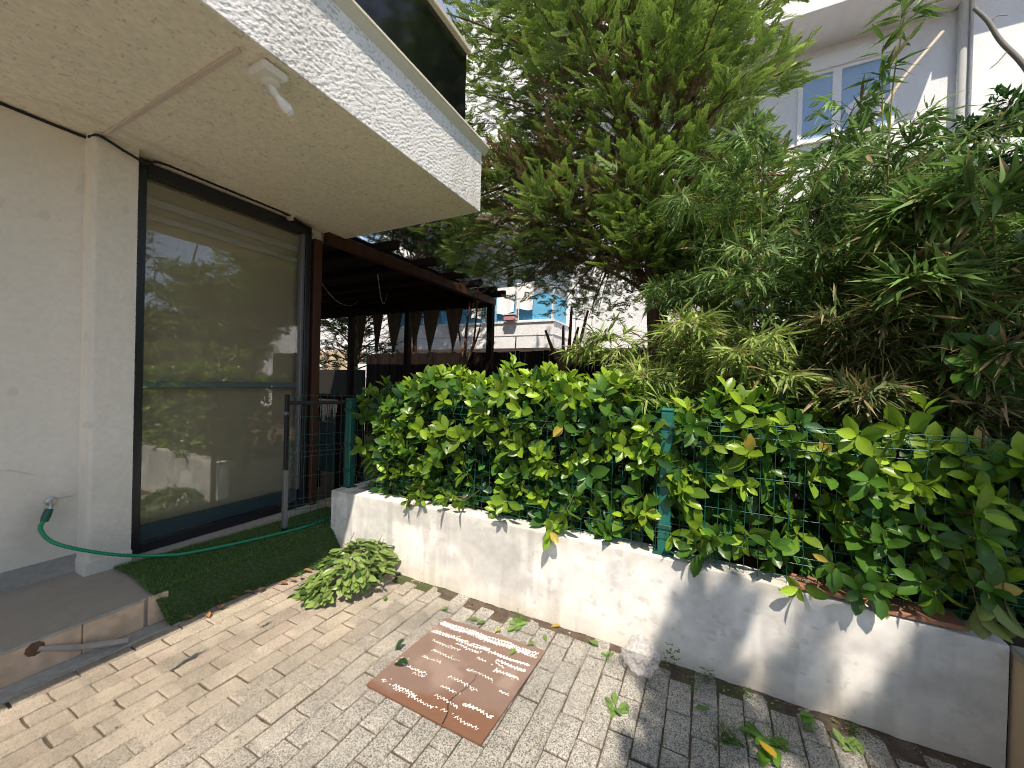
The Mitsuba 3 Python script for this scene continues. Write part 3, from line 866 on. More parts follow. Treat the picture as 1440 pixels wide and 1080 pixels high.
# ---------------------------------------------------------------- cut leaf pile
lp_ = thing('leaf_pile', 'heap of cut green hedge leaves against the left end of the planter', 'leaf pile')
n = 620
r, a = np.sqrt(rng.random(n)), rng.uniform(0, 2 * np.pi, n)
ax = np.array([0.24, 0.28])
cx, cy = -2.27, 1.97
x, y = cx + r * np.cos(a) * ax[0] + 0.06 * (r * np.sin(a)), cy + r * np.sin(a) * ax[1]
y = np.minimum(y, 2.24)
z = 0.012 + 0.27 * np.clip(1 - ((x - (cx + 0.02)) / 0.27) ** 2 - ((y - (cy + 0.08)) / 0.34) ** 2, 0, 1) ** 0.8 * rng.uniform(0.55, 1.0, n) ** 0.5
P = np.stack([x, y, z], 1)
out = unit(np.stack([x - cx, y - cy, 0 * x], 1) + 1e-3)
D = unit(out * rng.uniform(0.2, 1.2, (n, 1)) + rng.normal(0, 0.6, (n, 3)) * [1, 1, 0.3] + [0.1, -0.25, -0.15])
D[:, 2] = np.where(z < 0.04, np.abs(D[:, 2]) * 0.2, D[:, 2])
N = unit(rng.normal(0, 0.35, (n, 3)) + out * 0.4 + [0, 0, 1.0])
Lf = rng.uniform(0.06, 0.10, n)
base = np.array([0.25, 0.35, 0.10])
cc = base * rng.uniform(0.6, 1.25, (n, 1))
cc[rng.random(n) < 0.22] = [0.05, 0.11, 0.035]
vis = np.argsort(-(z * 2 - y + rng.normal(0, 0.05, n)))
for i in vis[:260]:
    m, c = leaves(P[i:i + 1], D[i:i + 1], N[i:i + 1], Lf[i:i + 1], Lf[i:i + 1] * 0.42, BROAD, cc[i:i + 1], 0.25, 0.12)
    part(lp_, 'leaf', m, 'm_leaf', True, color=c)
i = vis[260:]
m, c = leaves(P[i], D[i], N[i], Lf[i], Lf[i] * 0.42, BROAD, cc[i], 0.25, 0.12)
part(lp_, 'lower_leaves', m, 'm_leaf', True, color=c, stuff=True)
tw = [tube(smooth_path([(cx + dx, cy + dy, 0.1), (cx + dx * 1.3, cy + dy + 0.03, 0.22), (cx + dx * 1.3 + 0.03, cy + dy + 0.05, 0.31)], 3), 0.0022, 4) for dx, dy in ((0.1, 0.12), (-0.12, 0.1), (0.05, 0.16))]
m = cat_(*tw)
part(lp_, 'twigs', m, 'm_twig', True, color=np.tile([0.05, 0.05, 0.03], (len(m[0]), 1)))

# ---------------------------------------------------------------- rubber mat with glue marks
mt = thing('rubber_mat', 'reddish brown rubber mat lying on the pavers with rows of white zigzag residue', 'mat')
MC = np.array([(-1.444, 1.371), (-0.795, 1.371), (-0.772, 2.02), (-1.432, 1.993)])


def mat_uv(u, v):
    u, v = np.asarray(u, float)[..., None], np.asarray(v, float)[..., None]
    return MC[0] * (1 - u) * (1 - v) + MC[1] * u * (1 - v) + MC[2] * u * v + MC[3] * (1 - u) * v


gu, gv = np.meshgrid(np.linspace(0, 1, 24), np.linspace(0, 1, 24), indexing='ij')
gp = mat_uv(gu, gv)
mat_z = lambda u, v: 0.011 + 0.003 * np.sin(5 * u + 2 * v) * np.sin(4 * v) + 0.004 * np.clip(np.abs(u - 0.5) * 2 - 0.85, 0, 1) * 4
top = np.concatenate([gp, mat_z(gu, gv)[..., None]], -1).reshape(-1, 3)
bot = top - [0, 0, 0.009]
idx = np.arange(576).reshape(24, 24)
f = np.stack([idx[:-1, :-1], idx[1:, :-1], idx[1:, 1:], idx[:-1, 1:]], -1).reshape(-1, 4)
ring = np.concatenate([idx[:, 0], idx[-1, 1:], idx[::-1, -1][1:], idx[0, ::-1][1:]])
side = np.stack([ring[:-1], ring[:-1] + 576, ring[1:] + 576, ring[1:]], -1)
part(mt, 'sheet', (np.vstack([top, bot]), np.vstack([f, f[:, ::-1] + 576, side])), 'm_mat', 30)


def ribbon(pts_uv, width, lift):
    p = mat_uv(pts_uv[:, 0], pts_uv[:, 1])
    d = np.gradient(p, axis=0)
    nrm = np.stack([-d[:, 1], d[:, 0]], 1)
    nrm /= np.linalg.norm(nrm, axis=1, keepdims=True) + 1e-9
    zz = mat_z(pts_uv[:, 0], pts_uv[:, 1])[:, None] + lift
    wv = np.asarray(width)[:, None] if np.ndim(width) else width
    v = np.vstack([np.hstack([p + nrm * wv, zz]), np.hstack([p - nrm * wv, zz])])
    k = len(p)
    i = np.arange(k - 1)
    return v, np.stack([i + k, i + k + 1, i + 1, i], 1)


rows = [(0.93, 0.02, 0.99, 1.4), (0.90, 0.01, 0.97, 1.4), (0.885, 0.03, 0.99, 1.2), (0.79, 0.04, 0.62, 1.0), (0.765, 0.02, 0.97, 1.3), (0.72, 0.30, 0.55, 1.0), (0.70, 0.70, 0.98, 1.3), (0.66, 0.10, 0.40, 0.8), (0.66, 0.55, 0.80, 0.8), (0.60, 0.74, 0.97, 1.1),
        (0.55, 0.18, 0.44, 0.8), (0.51, 0.55, 0.80, 0.7), (0.46, 0.16, 0.36, 0.5), (0.44, 0.88, 0.97, 0.6), (0.37, 0.48, 0.76, 0.7), (0.30, 0.02, 0.32, 1.1), (0.27, 0.22, 0.68, 0.8), (0.21, 0.72, 0.97, 1.2), (0.17, 0.50, 0.72, 0.7), (0.10, 0.06, 0.42, 1.0), (0.08, 0.20, 0.58, 0.9), (0.09, 0.62, 0.95, 0.6), (0.36, 0.02, 0.1, 0.5)]
zig = []
for v0, u0, u1, wt in rows:
    for rep in range(2 if wt > 1.05 else 1):
        step = 0.0145
        k = int((u1 - u0) / step)
        uu_ = u0 + step * np.arange(k) + rng.normal(0, 0.0015, k)
        vv_ = v0 + 0.0125 * (rng.uniform(0.5, 1.2, k) * np.where(np.arange(k) % 2, 1, -1)) + 0.006 * np.sin(uu_ * 17 + v0 * 30) + rep * 0.008
        keep = np.cumsum(rng.random(k) < 0.12) % 6 != 3
        seg = np.split(np.arange(k), np.where(np.diff(keep.astype(int)) != 0)[0] + 1)
        for s_ in seg:
            if len(s_) > 1 and keep[s_[0]]:
                zig.append(ribbon(np.stack([uu_[s_], np.clip(vv_[s_], 0.01, 0.985)], 1), 0.0026 * wt ** 0.5 * rng.uniform(0.5, 1.6, len(s_)), 0.0006 + 0.0001 * rep))
    for _ in range(int(6 * wt)):
        uc, vc = rng.uniform(u0, u1), v0 + rng.normal(0, 0.012)
        zig.append(ribbon(np.array([[uc, vc], [uc + rng.uniform(0.004, 0.018) * wt, vc + rng.normal(0, 0.004)]]).clip(0.01, 0.985), 0.0035 * rng.uniform(0.5, 1.3), 0.0008))
m = cat_(*[(a, np.vstack([b[:, [0, 1, 2]], b[:, [0, 2, 3]]])) for a, b in zig])
part(mt, 'residue', m, 'm_residue', stuff=True)
cr = smooth_path([(0.62, 0.56, 0), (0.66, 0.45, 0), (0.655, 0.34, 0), (0.63, 0.24, 0), (0.63, 0.16, 0), (0.675, 0.09, 0), (0.70, 0.0, 0)], 5)[:, :2]
b_ = ribbon(cr, np.linspace(0.0012, 0.0028, len(cr)), 0.0012)
part(mt, 'crack', (b_[0], np.vstack([b_[1][:, [0, 1, 2]], b_[1][:, [0, 2, 3]]])), 'm_black')


# ---------------------------------------------------------------- small things lying about
def lying_leaf(x, y, z, rz, L, Wr, col, label, name='fallen_leaf', cat='leaf', fold=0.4, curl=-0.1, tilt=0.05, group=None):
    D = np.array([[math.cos(rz), math.sin(rz), tilt]])
    m, c = leaves(np.array([[x, y, z]]), D, np.array([[0, 0, 1.0]]), L, L * Wr, BROAD, np.array([col]), fold, curl)
    return single(name, label, cat, m, 'm_leaf', True, color=c, group=group)


GR, DG, YL = (0.16, 0.26, 0.06), (0.03, 0.075, 0.025), (0.5, 0.36, 0.07)
lying_leaf(-1.50, 1.62, 0.006, 1.1, 0.07, 0.5, DG, 'dark green folded leaf on the pavers left of the brown mat', fold=0.9, tilt=0.6)
lying_leaf(-1.42, 1.53, 0.018, 0.2, 0.085, 0.5, DG, 'dark glossy curled leaf on the left edge of the brown mat', fold=0.8, tilt=0.25)
lying_leaf(-1.51, 2.05, 0.008, 0.9, 0.05, 0.55, GR, 'small green leaf on the pavers behind the far left mat corner')
lying_leaf(-1.31, 2.06, 0.01, 0.0, 0.07, 0.5, GR, 'green leaf at the back edge of the mat, second from its far left corner')
lying_leaf(-1.24, 2.04, 0.012, 0.5, 0.06, 0.45, (0.13, 0.24, 0.05), 'green leaf lying half under the back edge of the mat')
lying_leaf(-0.83, 2.235, 0.008, 0.5, 0.065, 0.45, YL, 'yellow leaf at the foot of the white planter wall')
lying_leaf(-0.59, 2.23, 0.010, -0.5, 0.08, 0.5, GR, 'pale green leaf against the planter foot left of the plastic bag')
lying_leaf(-0.88, 2.0, 0.02, 0.7, 0.05, 0.55, GR, 'green leaf near the far right corner of the mat')
lying_leaf(-0.925, 1.88, 0.02, 1.4, 0.055, 0.5, (0.2, 0.3, 0.08), 'pale green leaf lying on the right half of the mat')
lying_leaf(-0.80, 2.10, 0.008, 2.3, 0.05, 0.5, GR, 'green leaf on the pavers just behind the far right mat corner')
lying_leaf(-0.03, 2.0, 0.01, 0.2, 0.08, 0.36, (0.12, 0.24, 0.06), 'narrow green leaf on the shaded pavers right of the plastic bag')
lying_leaf(-1.93, 1.99, 0.01, -1.0, 0.06, 0.5, GR, 'lone green leaf on the pavers at the right foot of the leaf pile')
lying_leaf(-1.10, 2.02, 0.013, 0.9, 0.045, 0.55, (0.42, 0.40, 0.12), 'yellowish leaf in the middle of the mat back edge')
for i, (x, y) in enumerate(((-2.765, 1.245), (-2.75, 1.30), (-2.735, 1.345), (-2.78, 1.40), (-2.76, 1.50), (-2.745, 1.585), (-2.735, 1.66), (-2.715, 1.73), (-2.69, 1.80), (-2.66, 1.87), (-2.65, 1.96))):
    lying_leaf(x, y, 0.012, rng.uniform(0, 6.28), rng.uniform(0.05, 0.085), 0.42, np.array([0.42, 0.24, 0.12]) * rng.uniform(0.7, 1.25), 'curled dry brown leaf along the front edge of the turf mat',
               'dry_leaf', 'leaf', 0.9, rng.uniform(-0.5, 0.1), 0.1, 'dry leaves along the turf edge')

# black smear on the pavers
ang = np.linspace(0, 2 * np.pi, 36, endpoint=False)
rr = 1 + 0.35 * np.sin(ang * 5 + 1) + 0.2 * np.sin(ang * 11)
sm = []
for cx_, cy_, la, lb2, th in ((-2.385, 1.07, 0.013, 0.05, 0.10), (-2.372, 1.00, 0.007, 0.03, 0.2), (-2.33, 1.42, 0.006, 0.035, 0.05)):
    u_, v_ = rr * np.cos(ang) * la, rr * np.sin(ang) * lb2
    x_, y_ = cx_ + u_ * math.cos(th) - v_ * math.sin(th), cy_ + u_ * math.sin(th) + v_ * math.cos(th)
    vv = np.vstack([[cx_, cy_, 0.0048], np.stack([x_, y_, np.full(36, 0.0042)], 1)])
    sm.append((vv, np.array([(0, 1 + i, 1 + (i + 1) % 36) for i in range(36)])))
part('pavement', 'paint_smear', cat_(*sm), 'm_stain', label='dark paint smear across the sunlit pavers')

# crumpled clear plastic bag
ic = trimesh.creation.icosphere(subdivisions=5)
v = np.asarray(ic.vertices)
cre = np.abs(meshkit.fbm(v * 2.2 + 4, 3, 2) - 0.5) * 2
rad = 0.096 * (0.84 + 0.42 * cre)
v = v * rad[:, None] * [1.0, 0.9, 0.88]
v[:, 2] += 0.03 * np.clip(v[:, 2] / 0.09, 0, 1) ** 3 * 0.6
v += [-0.285, 2.125, 0.0]
v[:, 2] = np.maximum(v[:, 2] + 0.082, 0.004 + 0.002 * np.random.default_rng(1).random(len(v)))
v[:, 1] = np.minimum(v[:, 1], 2.262)
single('plastic_bag', 'crumpled clear plastic bag on the pavers against the white planter wall', 'plastic bag', (v, np.asarray(ic.faces)), 'm_bag', True)


def weed(x, y, n, L, wr, label, up=0.5, col=(0.10, 0.22, 0.04), name='weed', grass=0, z=0.0, stem=0.0):
    k = thing(name, label, 'weed')
    a = rng.uniform(0, 6.28, n)
    D = np.stack([np.cos(a), np.sin(a), rng.uniform(0.2, 1.6, n) * up], 1)
    zz = z + stem * rng.random(n)
    P = np.stack([x + rng.normal(0, 0.02, n), y + rng.normal(0, 0.02, n), zz], 1)
    y_ok = np.minimum(P[:, 1], 2.25)
    P[:, 1] = y_ok
    D[:, 1] = np.where(P[:, 1] > 2.2, -np.abs(D[:, 1]), D[:, 1])
    Lr = L * rng.uniform(0.6, 1.2, n)
    m, c = leaves(P, D, np.tile([0, 0, 1.0], (n, 1)), Lr, Lr * wr, BROAD if wr > 0.25 else LANCE, np.array(col) * rng.uniform(0.7, 1.3, (n, 1)), 0.3, 0.2)
    part(k, 'leaves', m, 'm_leaf', True, color=c)
    if grass:
        a = rng.uniform(0, 6.28, grass)
        D = np.stack([np.cos(a) * 0.6, np.sin(a) * 0.6, np.ones(grass)], 1)
        P = np.stack([x + rng.normal(0, 0.03, grass), np.minimum(y + rng.normal(0, 0.02, grass), 2.26), np.zeros(grass)], 1)
        Lr = rng.uniform(0.05, 0.13, grass)
        m, c = leaves(P, D, np.cross(D, [0.3, 0.7, 0.1]), Lr, 0.004, KITE, np.array([0.12, 0.2, 0.05]) * rng.uniform(0.7, 1.3, (grass, 1)), 0.2, 0.3)
        part(k, 'grass_blades', m, 'm_leaf', True, color=c)
    return k


weed(-1.03, 2.17, 7, 0.075, 0.5, 'bright green weed with a grass tuft behind the mat at the planter foot', 0.3, (0.17, 0.3, 0.06), grass=14)
weed(-0.46, 2.16, 14, 0.025, 0.6, 'tiny leafy weed in the joint left of the plastic bag')
weed(-0.15, 2.25, 40, 0.022, 0.6, 'small leaved weed growing between plastic bag and planter wall', 0.9, stem=0.12)
weed(-0.335, 1.83, 9, 0.065, 0.4, 'sprig of green leaves on the sunlit pavers in front of the plastic bag', 0.4, (0.16, 0.27, 0.07))
weed(0.03, 2.26, 22, 0.02, 0.6, 'little weed at the shaded planter foot right of the plastic bag', 0.8, stem=0.05)
weed(-0.04, 2.14, 18, 0.02, 0.5, 'low mossy weed between shaded pavers near the planter', 0.3, grass=10)
weed(0.10, 1.90, 30, 0.035, 0.3, 'low grassy weed patch in the shaded joints', 0.5, (0.07, 0.15, 0.04), grass=50)
weed(0.27, 1.96, 9, 0.11, 0.42, 'largest broad leaved seedling, beside a yellow leaf on the shaded pavers', 0.35, (0.10, 0.24, 0.03), grass=40)
weed(0.43, 2.17, 6, 0.055, 0.6, 'round leaved seedling at the planter foot below the coping tiles', 0.5, (0.14, 0.28, 0.05), stem=0.04)
weed(0.56, 2.11, 7, 0.075, 0.45, 'pale green seedling right of the round leaved one', 0.4, (0.18, 0.28, 0.08), grass=12)
weed(0.60, 2.22, 26, 0.02, 0.5, 'fine leaved weed against the right half of the planter foot', 0.8, stem=0.04)
weed(0.20, 2.22, 24, 0.018, 0.5, 'small weed beside the sunlit stripe at the planter foot', 0.7, stem=0.03)
lying_leaf(0.22, 1.93, 0.03, -1.0, 0.10, 0.4, (0.55, 0.36, 0.04), 'yellow leaf among the seedlings at the bottom right')
# fine litter of leaf crumbs and twigs in the joints
n = 900
lx = np.where(rng.random(n) < 0.5, rng.uniform(-2.75, 1.05, n), rng.uniform(-0.4, 1.05, n))
ly = np.where(rng.random(n) < 0.55, 2.26 - np.abs(rng.normal(0, 0.05, n)), rng.uniform(0.5, 2.25, n))
a = rng.uniform(0, 6.28, n)
Lr = rng.uniform(0.004, 0.022, n)
m, c = leaves(np.stack([lx, ly, rng.uniform(0.003, 0.008, n)], 1), np.stack([np.cos(a), np.sin(a), rng.normal(0, 0.1, n)], 1), np.tile([0, 0, 1.0], (n, 1)), Lr, Lr * rng.uniform(0.15, 0.5, n), KITE,
              np.where(rng.random((n, 1)) < 0.6, [[0.12, 0.08, 0.05]], [[0.3, 0.24, 0.13]]) * rng.uniform(0.5, 1.3, (n, 1)), 0.3, 0.1)
single('leaf_litter', 'fine brown leaf crumbs and twigs scattered over the pavers', 'litter', m, 'm_twig', False, color=c, stuff=True)


# ---------------------------------------------------------------- pergola with bunting
pg = thing('pergola', 'dark brown timber pergola with a covered roof behind the house window', 'pergola')
part(pg, 'front_post', box(-3.69, -3.585, 2.592, 2.68, 0.0, 2.885, 0.006), 'm_wood', label='reddish brown post beside the window')
part(pg, 'main_beam', box(-3.70, -3.61, 2.765, 6.35, 2.905, 3.03, 0.006), 'm_wood')
part(pg, 'far_post', box(-3.70, -3.59, 6.17, 6.28, 0.0, 2.894, 0.006), 'm_darkwood')
for y in (2.95, 3.53, 4.22, 4.9, 5.45, 5.95, 6.27):
    part(pg, 'rafter', box(-8.6, -3.38, y - 0.035, y + 0.035, 3.042, 3.15, 0.005), 'm_darkwood')
part(pg, 'end_beam', box(-8.6, -3.71, 6.18, 6.27, 2.86, 3.03, 0.005), 'm_darkwood')
part(pg, 'back_beam', box(-8.55, -8.44, 2.765, 6.17, 2.895, 3.04, 0.005), 'm_darkwood')
for x, y in ((-7.28, 6.22), (-8.5, 6.22), (-8.5, 2.85), (-5.62, 6.22)):
    part(pg, 'post', box(x - 0.055, x + 0.055, y - 0.055, y + 0.055, 0.0, 2.855, 0.005), 'm_darkwood')
part(pg, 'roof_cover', box(-8.6, -3.80, 2.76, 5.80, 3.152, 3.165), 'm_dark')
part(pg, 'roof_cover', box(-8.6, -3.95, 5.803, 6.45, 3.152, 3.165), 'm_dark')
for i, x in enumerate((-6.92, -6.42, -5.94, -5.38, -4.98, -4.42)):
    w_, nz = (0.34, 0.30, 0.44, 0.36, 0.42, 0.40)[i], 12
    z0, z1 = 2.86, (2.0, 2.02, 2.02, 2.14, 2.02, 2.08)[i]
    us, ts = np.linspace(-1, 1, 9), np.linspace(0, 1, nz)
    gv = np.array([[x + u_ * w_ * 0.5 * (1 - t_ ** 1.2 * 0.93), 6.14 + 0.03 * math.cos(u_ * 7) * (1 - 0.5 * t_), z0 + (z1 - z0) * t_] for t_ in ts for u_ in us])
    idx = np.arange(nz * 9).reshape(nz, 9)
    gf = np.stack([idx[:-1, :-1], idx[:-1, 1:], idx[1:, 1:], idx[1:, :-1]], -1).reshape(-1, 4)
    place = ('leftmost', 'second from the left', 'third from the left', 'third from the right', 'second from the right', 'rightmost')[i]
    pk = thing('burlap_curtain', f'brown burlap point under the pergola end beam, {place} of six', 'curtain', 'burlap points under the pergola beam')
    part(pk, 'cloth', (gv, gf), 'm_burlap', True)
    part(pk, 'tassel', tube([(x, 6.14, z1 + 0.02), (x, 6.14, z1 - 0.06), (x, 6.14, z1 - 0.11)], [0.012, 0.028, 0.006], 8), 'm_burlap', True)
for i, (ya, yb_, xa, xb_) in enumerate(((3.3, 5.6, -4.7, -6.4), (4.2, 5.3, -4.4, -5.3))):
    t_ = np.linspace(0, 1, 24)
    P = np.stack([xa + (xb_ - xa) * t_, ya + (yb_ - ya) * t_, 3.02 - 0.28 * 4 * t_ * (1 - t_)], 1)
    single('light_cord', ('longer', 'shorter')[i] + ' pale cord sagging under the pergola roof', 'cord', tube(P, 0.006, 5), 'm_conduit', True)
ct = thing('bar_counter', 'dark timber bar counter under the pergola behind the wire gate', 'counter')
part(ct, 'top', box(-4.75, -3.85, 3.15, 3.55, 1.22, 1.262, 0.005), 'm_darkwood')
for x, y in ((-4.7, 3.2), (-3.9, 3.2), (-4.7, 3.5), (-3.9, 3.5)):
    part(ct, 'leg', box(x - 0.035, x + 0.035, y - 0.035, y + 0.035, 0.0, 1.219, 0.004), 'm_darkwood')
part(ct, 'front_panel', box(-4.66, -3.94, 3.18, 3.2, 0.35, 0.95), 'm_teal')
fr = []
for x in np.arange(-4.7, -3.88, 0.028):
    hh = rng.uniform(0.12, 0.24)
    fr.append(tube([(x, 3.14, 1.225), (x + rng.normal(0, 0.006), 3.13, 1.225 - hh)], [0.009, 0.004], 4))
part(ct, 'fringe', cat_(*fr), 'm_conduit', label='pale straw fringe hanging below the counter top')

# ---------------------------------------------------------------- dark board fence behind the yard
bf = thing('board_fence', 'tall dark brown board fence at the back of the yard', 'fence')
part(bf, 'rail', box(-7.9, 4.5, 7.25, 7.30, 0.5, 0.6), 'm_darkwood')
part(bf, 'rail', box(-7.9, 4.5, 7.25, 7.30, 1.65, 1.75), 'm_darkwood')
for i, x in enumerate(np.arange(-7.88, 4.4, 0.132)):
    g = 0.012 if i % 7 in (2, 5) else 0.003
    part(bf, 'board', box(x + g, x + 0.132 - g, 7.22 + rng.normal(0, 0.003), 7.245, 0.02, 2.11 + rng.normal(0, 0.01) + 0.01 * (x + 5) / 3), 'm_darkwood')
single('low_fence', 'low black fence panel left of the board fence under the pergola', 'fence', box(-11.5, -7.95, 7.2, 7.26, 0.0, 1.68), 'm_dark')

# ---------------------------------------------------------------- apartment building behind
ab = thing('apartment_building', 'white apartment block with laundry balcony facing the yard', 'building')
part(ab, 'wall', box(-11.5, 4.42, 11.2, 18.0, 2.52, 14.0), 'm_farwall')
part(ab, 'wing_wall', box(4.42, 12.0, 10.9, 18.0, 0.0, 14.0), 'm_farwall')
part(ab, 'ground_floor', box(-11.3, 4.42, 12.3, 17.8, 0.0, 2.519), 'm_concrete')
bl = part(ab, 'balcony', box(-9.6, -3.86, 10.0, 11.199, 2.45, 3.17), 'm_farwall')
part(bl, 'groove', box(-9.62, -3.84, 9.985, 11.19, 2.80, 2.82), 'm_concrete')
part(bl, 'ledge', box(-9.64, -3.82, 9.96, 11.19, 3.171, 3.21), 'm_white')
for x in (-9.55, -8.4, -7.25, -6.1, -5.0, -3.9):
    part(bl, 'rail_post', box(x - 0.02, x + 0.02, 10.02, 10.06, 3.211, 4.10), 'm_concrete')
part(bl, 'hand_rail', box(-9.6, -3.86, 10.01, 10.07, 4.101, 4.14), 'm_white')
part(bl, 'side_rail', box(-3.93, -3.87, 10.071, 11.19, 4.101, 4.14), 'm_white')
for a, b in ((-9.5, -8.45), (-8.35, -7.3), (-7.2, -6.15), (-6.05, -5.05), (-4.95, -3.95)):
    part(bl, 'windbreak', box(a, b, 10.034, 10.046, 3.25, 3.95), 'm_blue', label='light blue windbreak panel')
part(bl, 'windbreak', box(-3.906, -3.894, 10.1, 11.1, 3.25, 3.95), 'm_blue')
part(ab, 'balcony_door', box(-5.95, -5.75, 11.17, 11.198, 3.3, 5.15), 'm_dark')
part(ab, 'dark_window', box(-5.3, -4.98, 11.17, 11.198, 4.35, 5.1), 'm_dark')
part(ab, 'drain_pipe', tube([(-3.55, 11.12, 2.5), (-3.55, 11.12, 14.0)], 0.05, 10), 'm_white', True)
part(ab, 'drain_pipe', tube([(-3.30, 11.12, 2.5), (-3.30, 11.12, 14.0)], 0.035, 10), 'm_concrete', True)
part(ab, 'drain_pipe', tube([(4.33, 11.05, 0.0), (4.33, 11.05, 14.0)], 0.07, 12), 'm_concrete', True)
part(ab, 'upper_balcony', box(-3.0, 4.25, 10.0, 11.199, 9.35, 10.7), 'm_farwall')
part(ab, 'upper_balcony', box(-9.6, -3.4, 10.0, 11.199, 6.0, 6.8), 'm_farwall')
part(ab, 'eave', box(4.42, 12.0, 10.2, 10.899, 9.75, 10.0), 'm_farwall')
fw = part(ab, 'window', cat_(box(1.65, 3.35, 11.12, 11.199, 8.72, 8.80), box(1.65, 3.35, 11.12, 11.199, 7.2, 7.28), box(1.65, 1.73, 11.12, 11.199, 7.28, 8.72), box(3.27, 3.35, 11.12, 11.199, 7.28, 8.72), box(2.28, 2.44, 11.12, 11.199, 7.28, 8.72)), 'm_white', label='white framed double window above the shrubs')
part(fw, 'pane', box(1.73, 2.28, 11.15, 11.17, 7.28, 8.72), 'm_winglass')
part(fw, 'pane', box(2.44, 3.27, 11.15, 11.17, 7.28, 8.72), 'm_winglass')
part(fw, 'shutter_box', box(1.62, 3.38, 11.08, 11.199, 8.802, 9.1), 'm_white')
from shapely.geometry import Polygon
lace = trimesh.creation.extrude_polygon(Polygon([(2.5, 7.8), (2.85, 8.12), (3.2, 7.95), (3.2, 7.6), (2.7, 7.5)]), 0.006, engine='earcut')
lv = np.asarray(lace.vertices)
part(fw, 'lace_curtain', (np.stack([lv[:, 0], 11.147 - lv[:, 2], lv[:, 1]], 1), np.asarray(lace.faces)), 'm_white')


def hung_cloth(x0, x1, z0, z1, y, bsdf, name, label, cat, seed, group=None):
    r = np.random.default_rng(seed)
    us, ts = np.linspace(0, 1, 14), np.linspace(0, 1, 8)
    ph = r.uniform(0, 6)
    gv = np.array([[x0 + (x1 - x0) * (0.5 + (u_ - 0.5) * (1 - 0.06 * t_)), y - 0.04 * t_ + 0.03 * t_ * math.sin(u_ * 9 + ph), z1 + (z0 - z1) * t_ + 0.03 * math.sin(u_ * 4 + ph) * t_] for t_ in ts for u_ in us])
    idx = np.arange(112).reshape(8, 14)
    gf = np.stack([idx[:-1, :-1], idx[:-1, 1:], idx[1:, 1:], idx[1:, :-1]], -1).reshape(-1, 4)
    return single(name, label, cat, (gv, gf), bsdf, True, group=group)


hung_cloth(-5.62, -5.02, 3.45, 4.20, 9.93, 'm_cloth', 'towel', 'white towel hanging on the balcony rail beside the pergola post', 'towel', 1)
hung_cloth(-4.97, -4.42, 3.52, 4.28, 9.90, 'm_cloth', 'towel', 'white towel hanging on the balcony rail nearest the blue corner panel', 'towel', 2)
hung_cloth(-6.5, -6.1, 3.35, 4.15, 9.93, 'm_cloth', 'shirt', 'white shirt on the balcony rail seen between burlap points', 'shirt', 3)
hung_cloth(-7.3, -6.9, 3.4, 4.15, 9.93, 'm_blue', 'shirt', 'blue shirt on the balcony rail seen between burlap points', 'shirt', 4)
hung_cloth(-8.3, -7.7, 3.3, 4.15, 9.93, 'm_cloth', 'sheet', 'white sheet on the left part of the balcony rail', 'sheet', 5)
bk = thing('peg_basket', 'small pink and grey peg basket hanging below the towels on the balcony', 'basket')
part(bk, 'tub', box(-5.32, -4.95, 9.78, 9.93, 3.20, 3.36, 0.03), 'm_redbox', 40)
part(bk, 'rim', box(-5.34, -4.93, 9.76, 9.94, 3.361, 3.40, 0.01), 'm_concrete', 40)
part(bk, 'hook', tube([(-5.14, 9.93, 3.39), (-5.14, 9.94, 3.7), (-5.14, 10.0, 4.145)], 0.008, 6), 'm_metal', True)
sb = thing('neighbour_house', 'pale beige house seen under the pergola at the far left', 'house')
part(sb, 'wall', box(-34.0, -18.5, 16.0, 24.0, 0.0, 3.0), 'm_beige')
part(sb, 'upper_wall', box(-34.0, -18.7, 16.3, 24.0, 3.001, 9.0), 'm_farwall')
w2 = part(sb, 'window', box(-22.2, -21.2, 15.94, 15.999, 0.9, 2.2), 'm_white')
part(w2, 'pane', box(-22.1, -21.3, 15.93, 15.939, 1.0, 2.1), 'm_winglass')
wb = thing('white_block', 'white building with a green railed balcony seen through the burlap points', 'building')
part(wb, 'wall', box(-17.5, -12.2, 16.0, 22.0, 0.0, 9.0), 'm_farwall')
bb = part(wb, 'balcony', box(-17.0, -13.0, 15.0, 15.999, 1.9, 2.2), 'm_farwall')
for x in np.arange(-17.0, -12.95, 0.2):
    part(bb, 'baluster', box(x - 0.015, x + 0.015, 15.0, 15.03, 2.201, 3.1), 'm_green')
part(bb, 'rail', box(-17.02, -12.98, 14.99, 15.04, 3.101, 3.15), 'm_green')

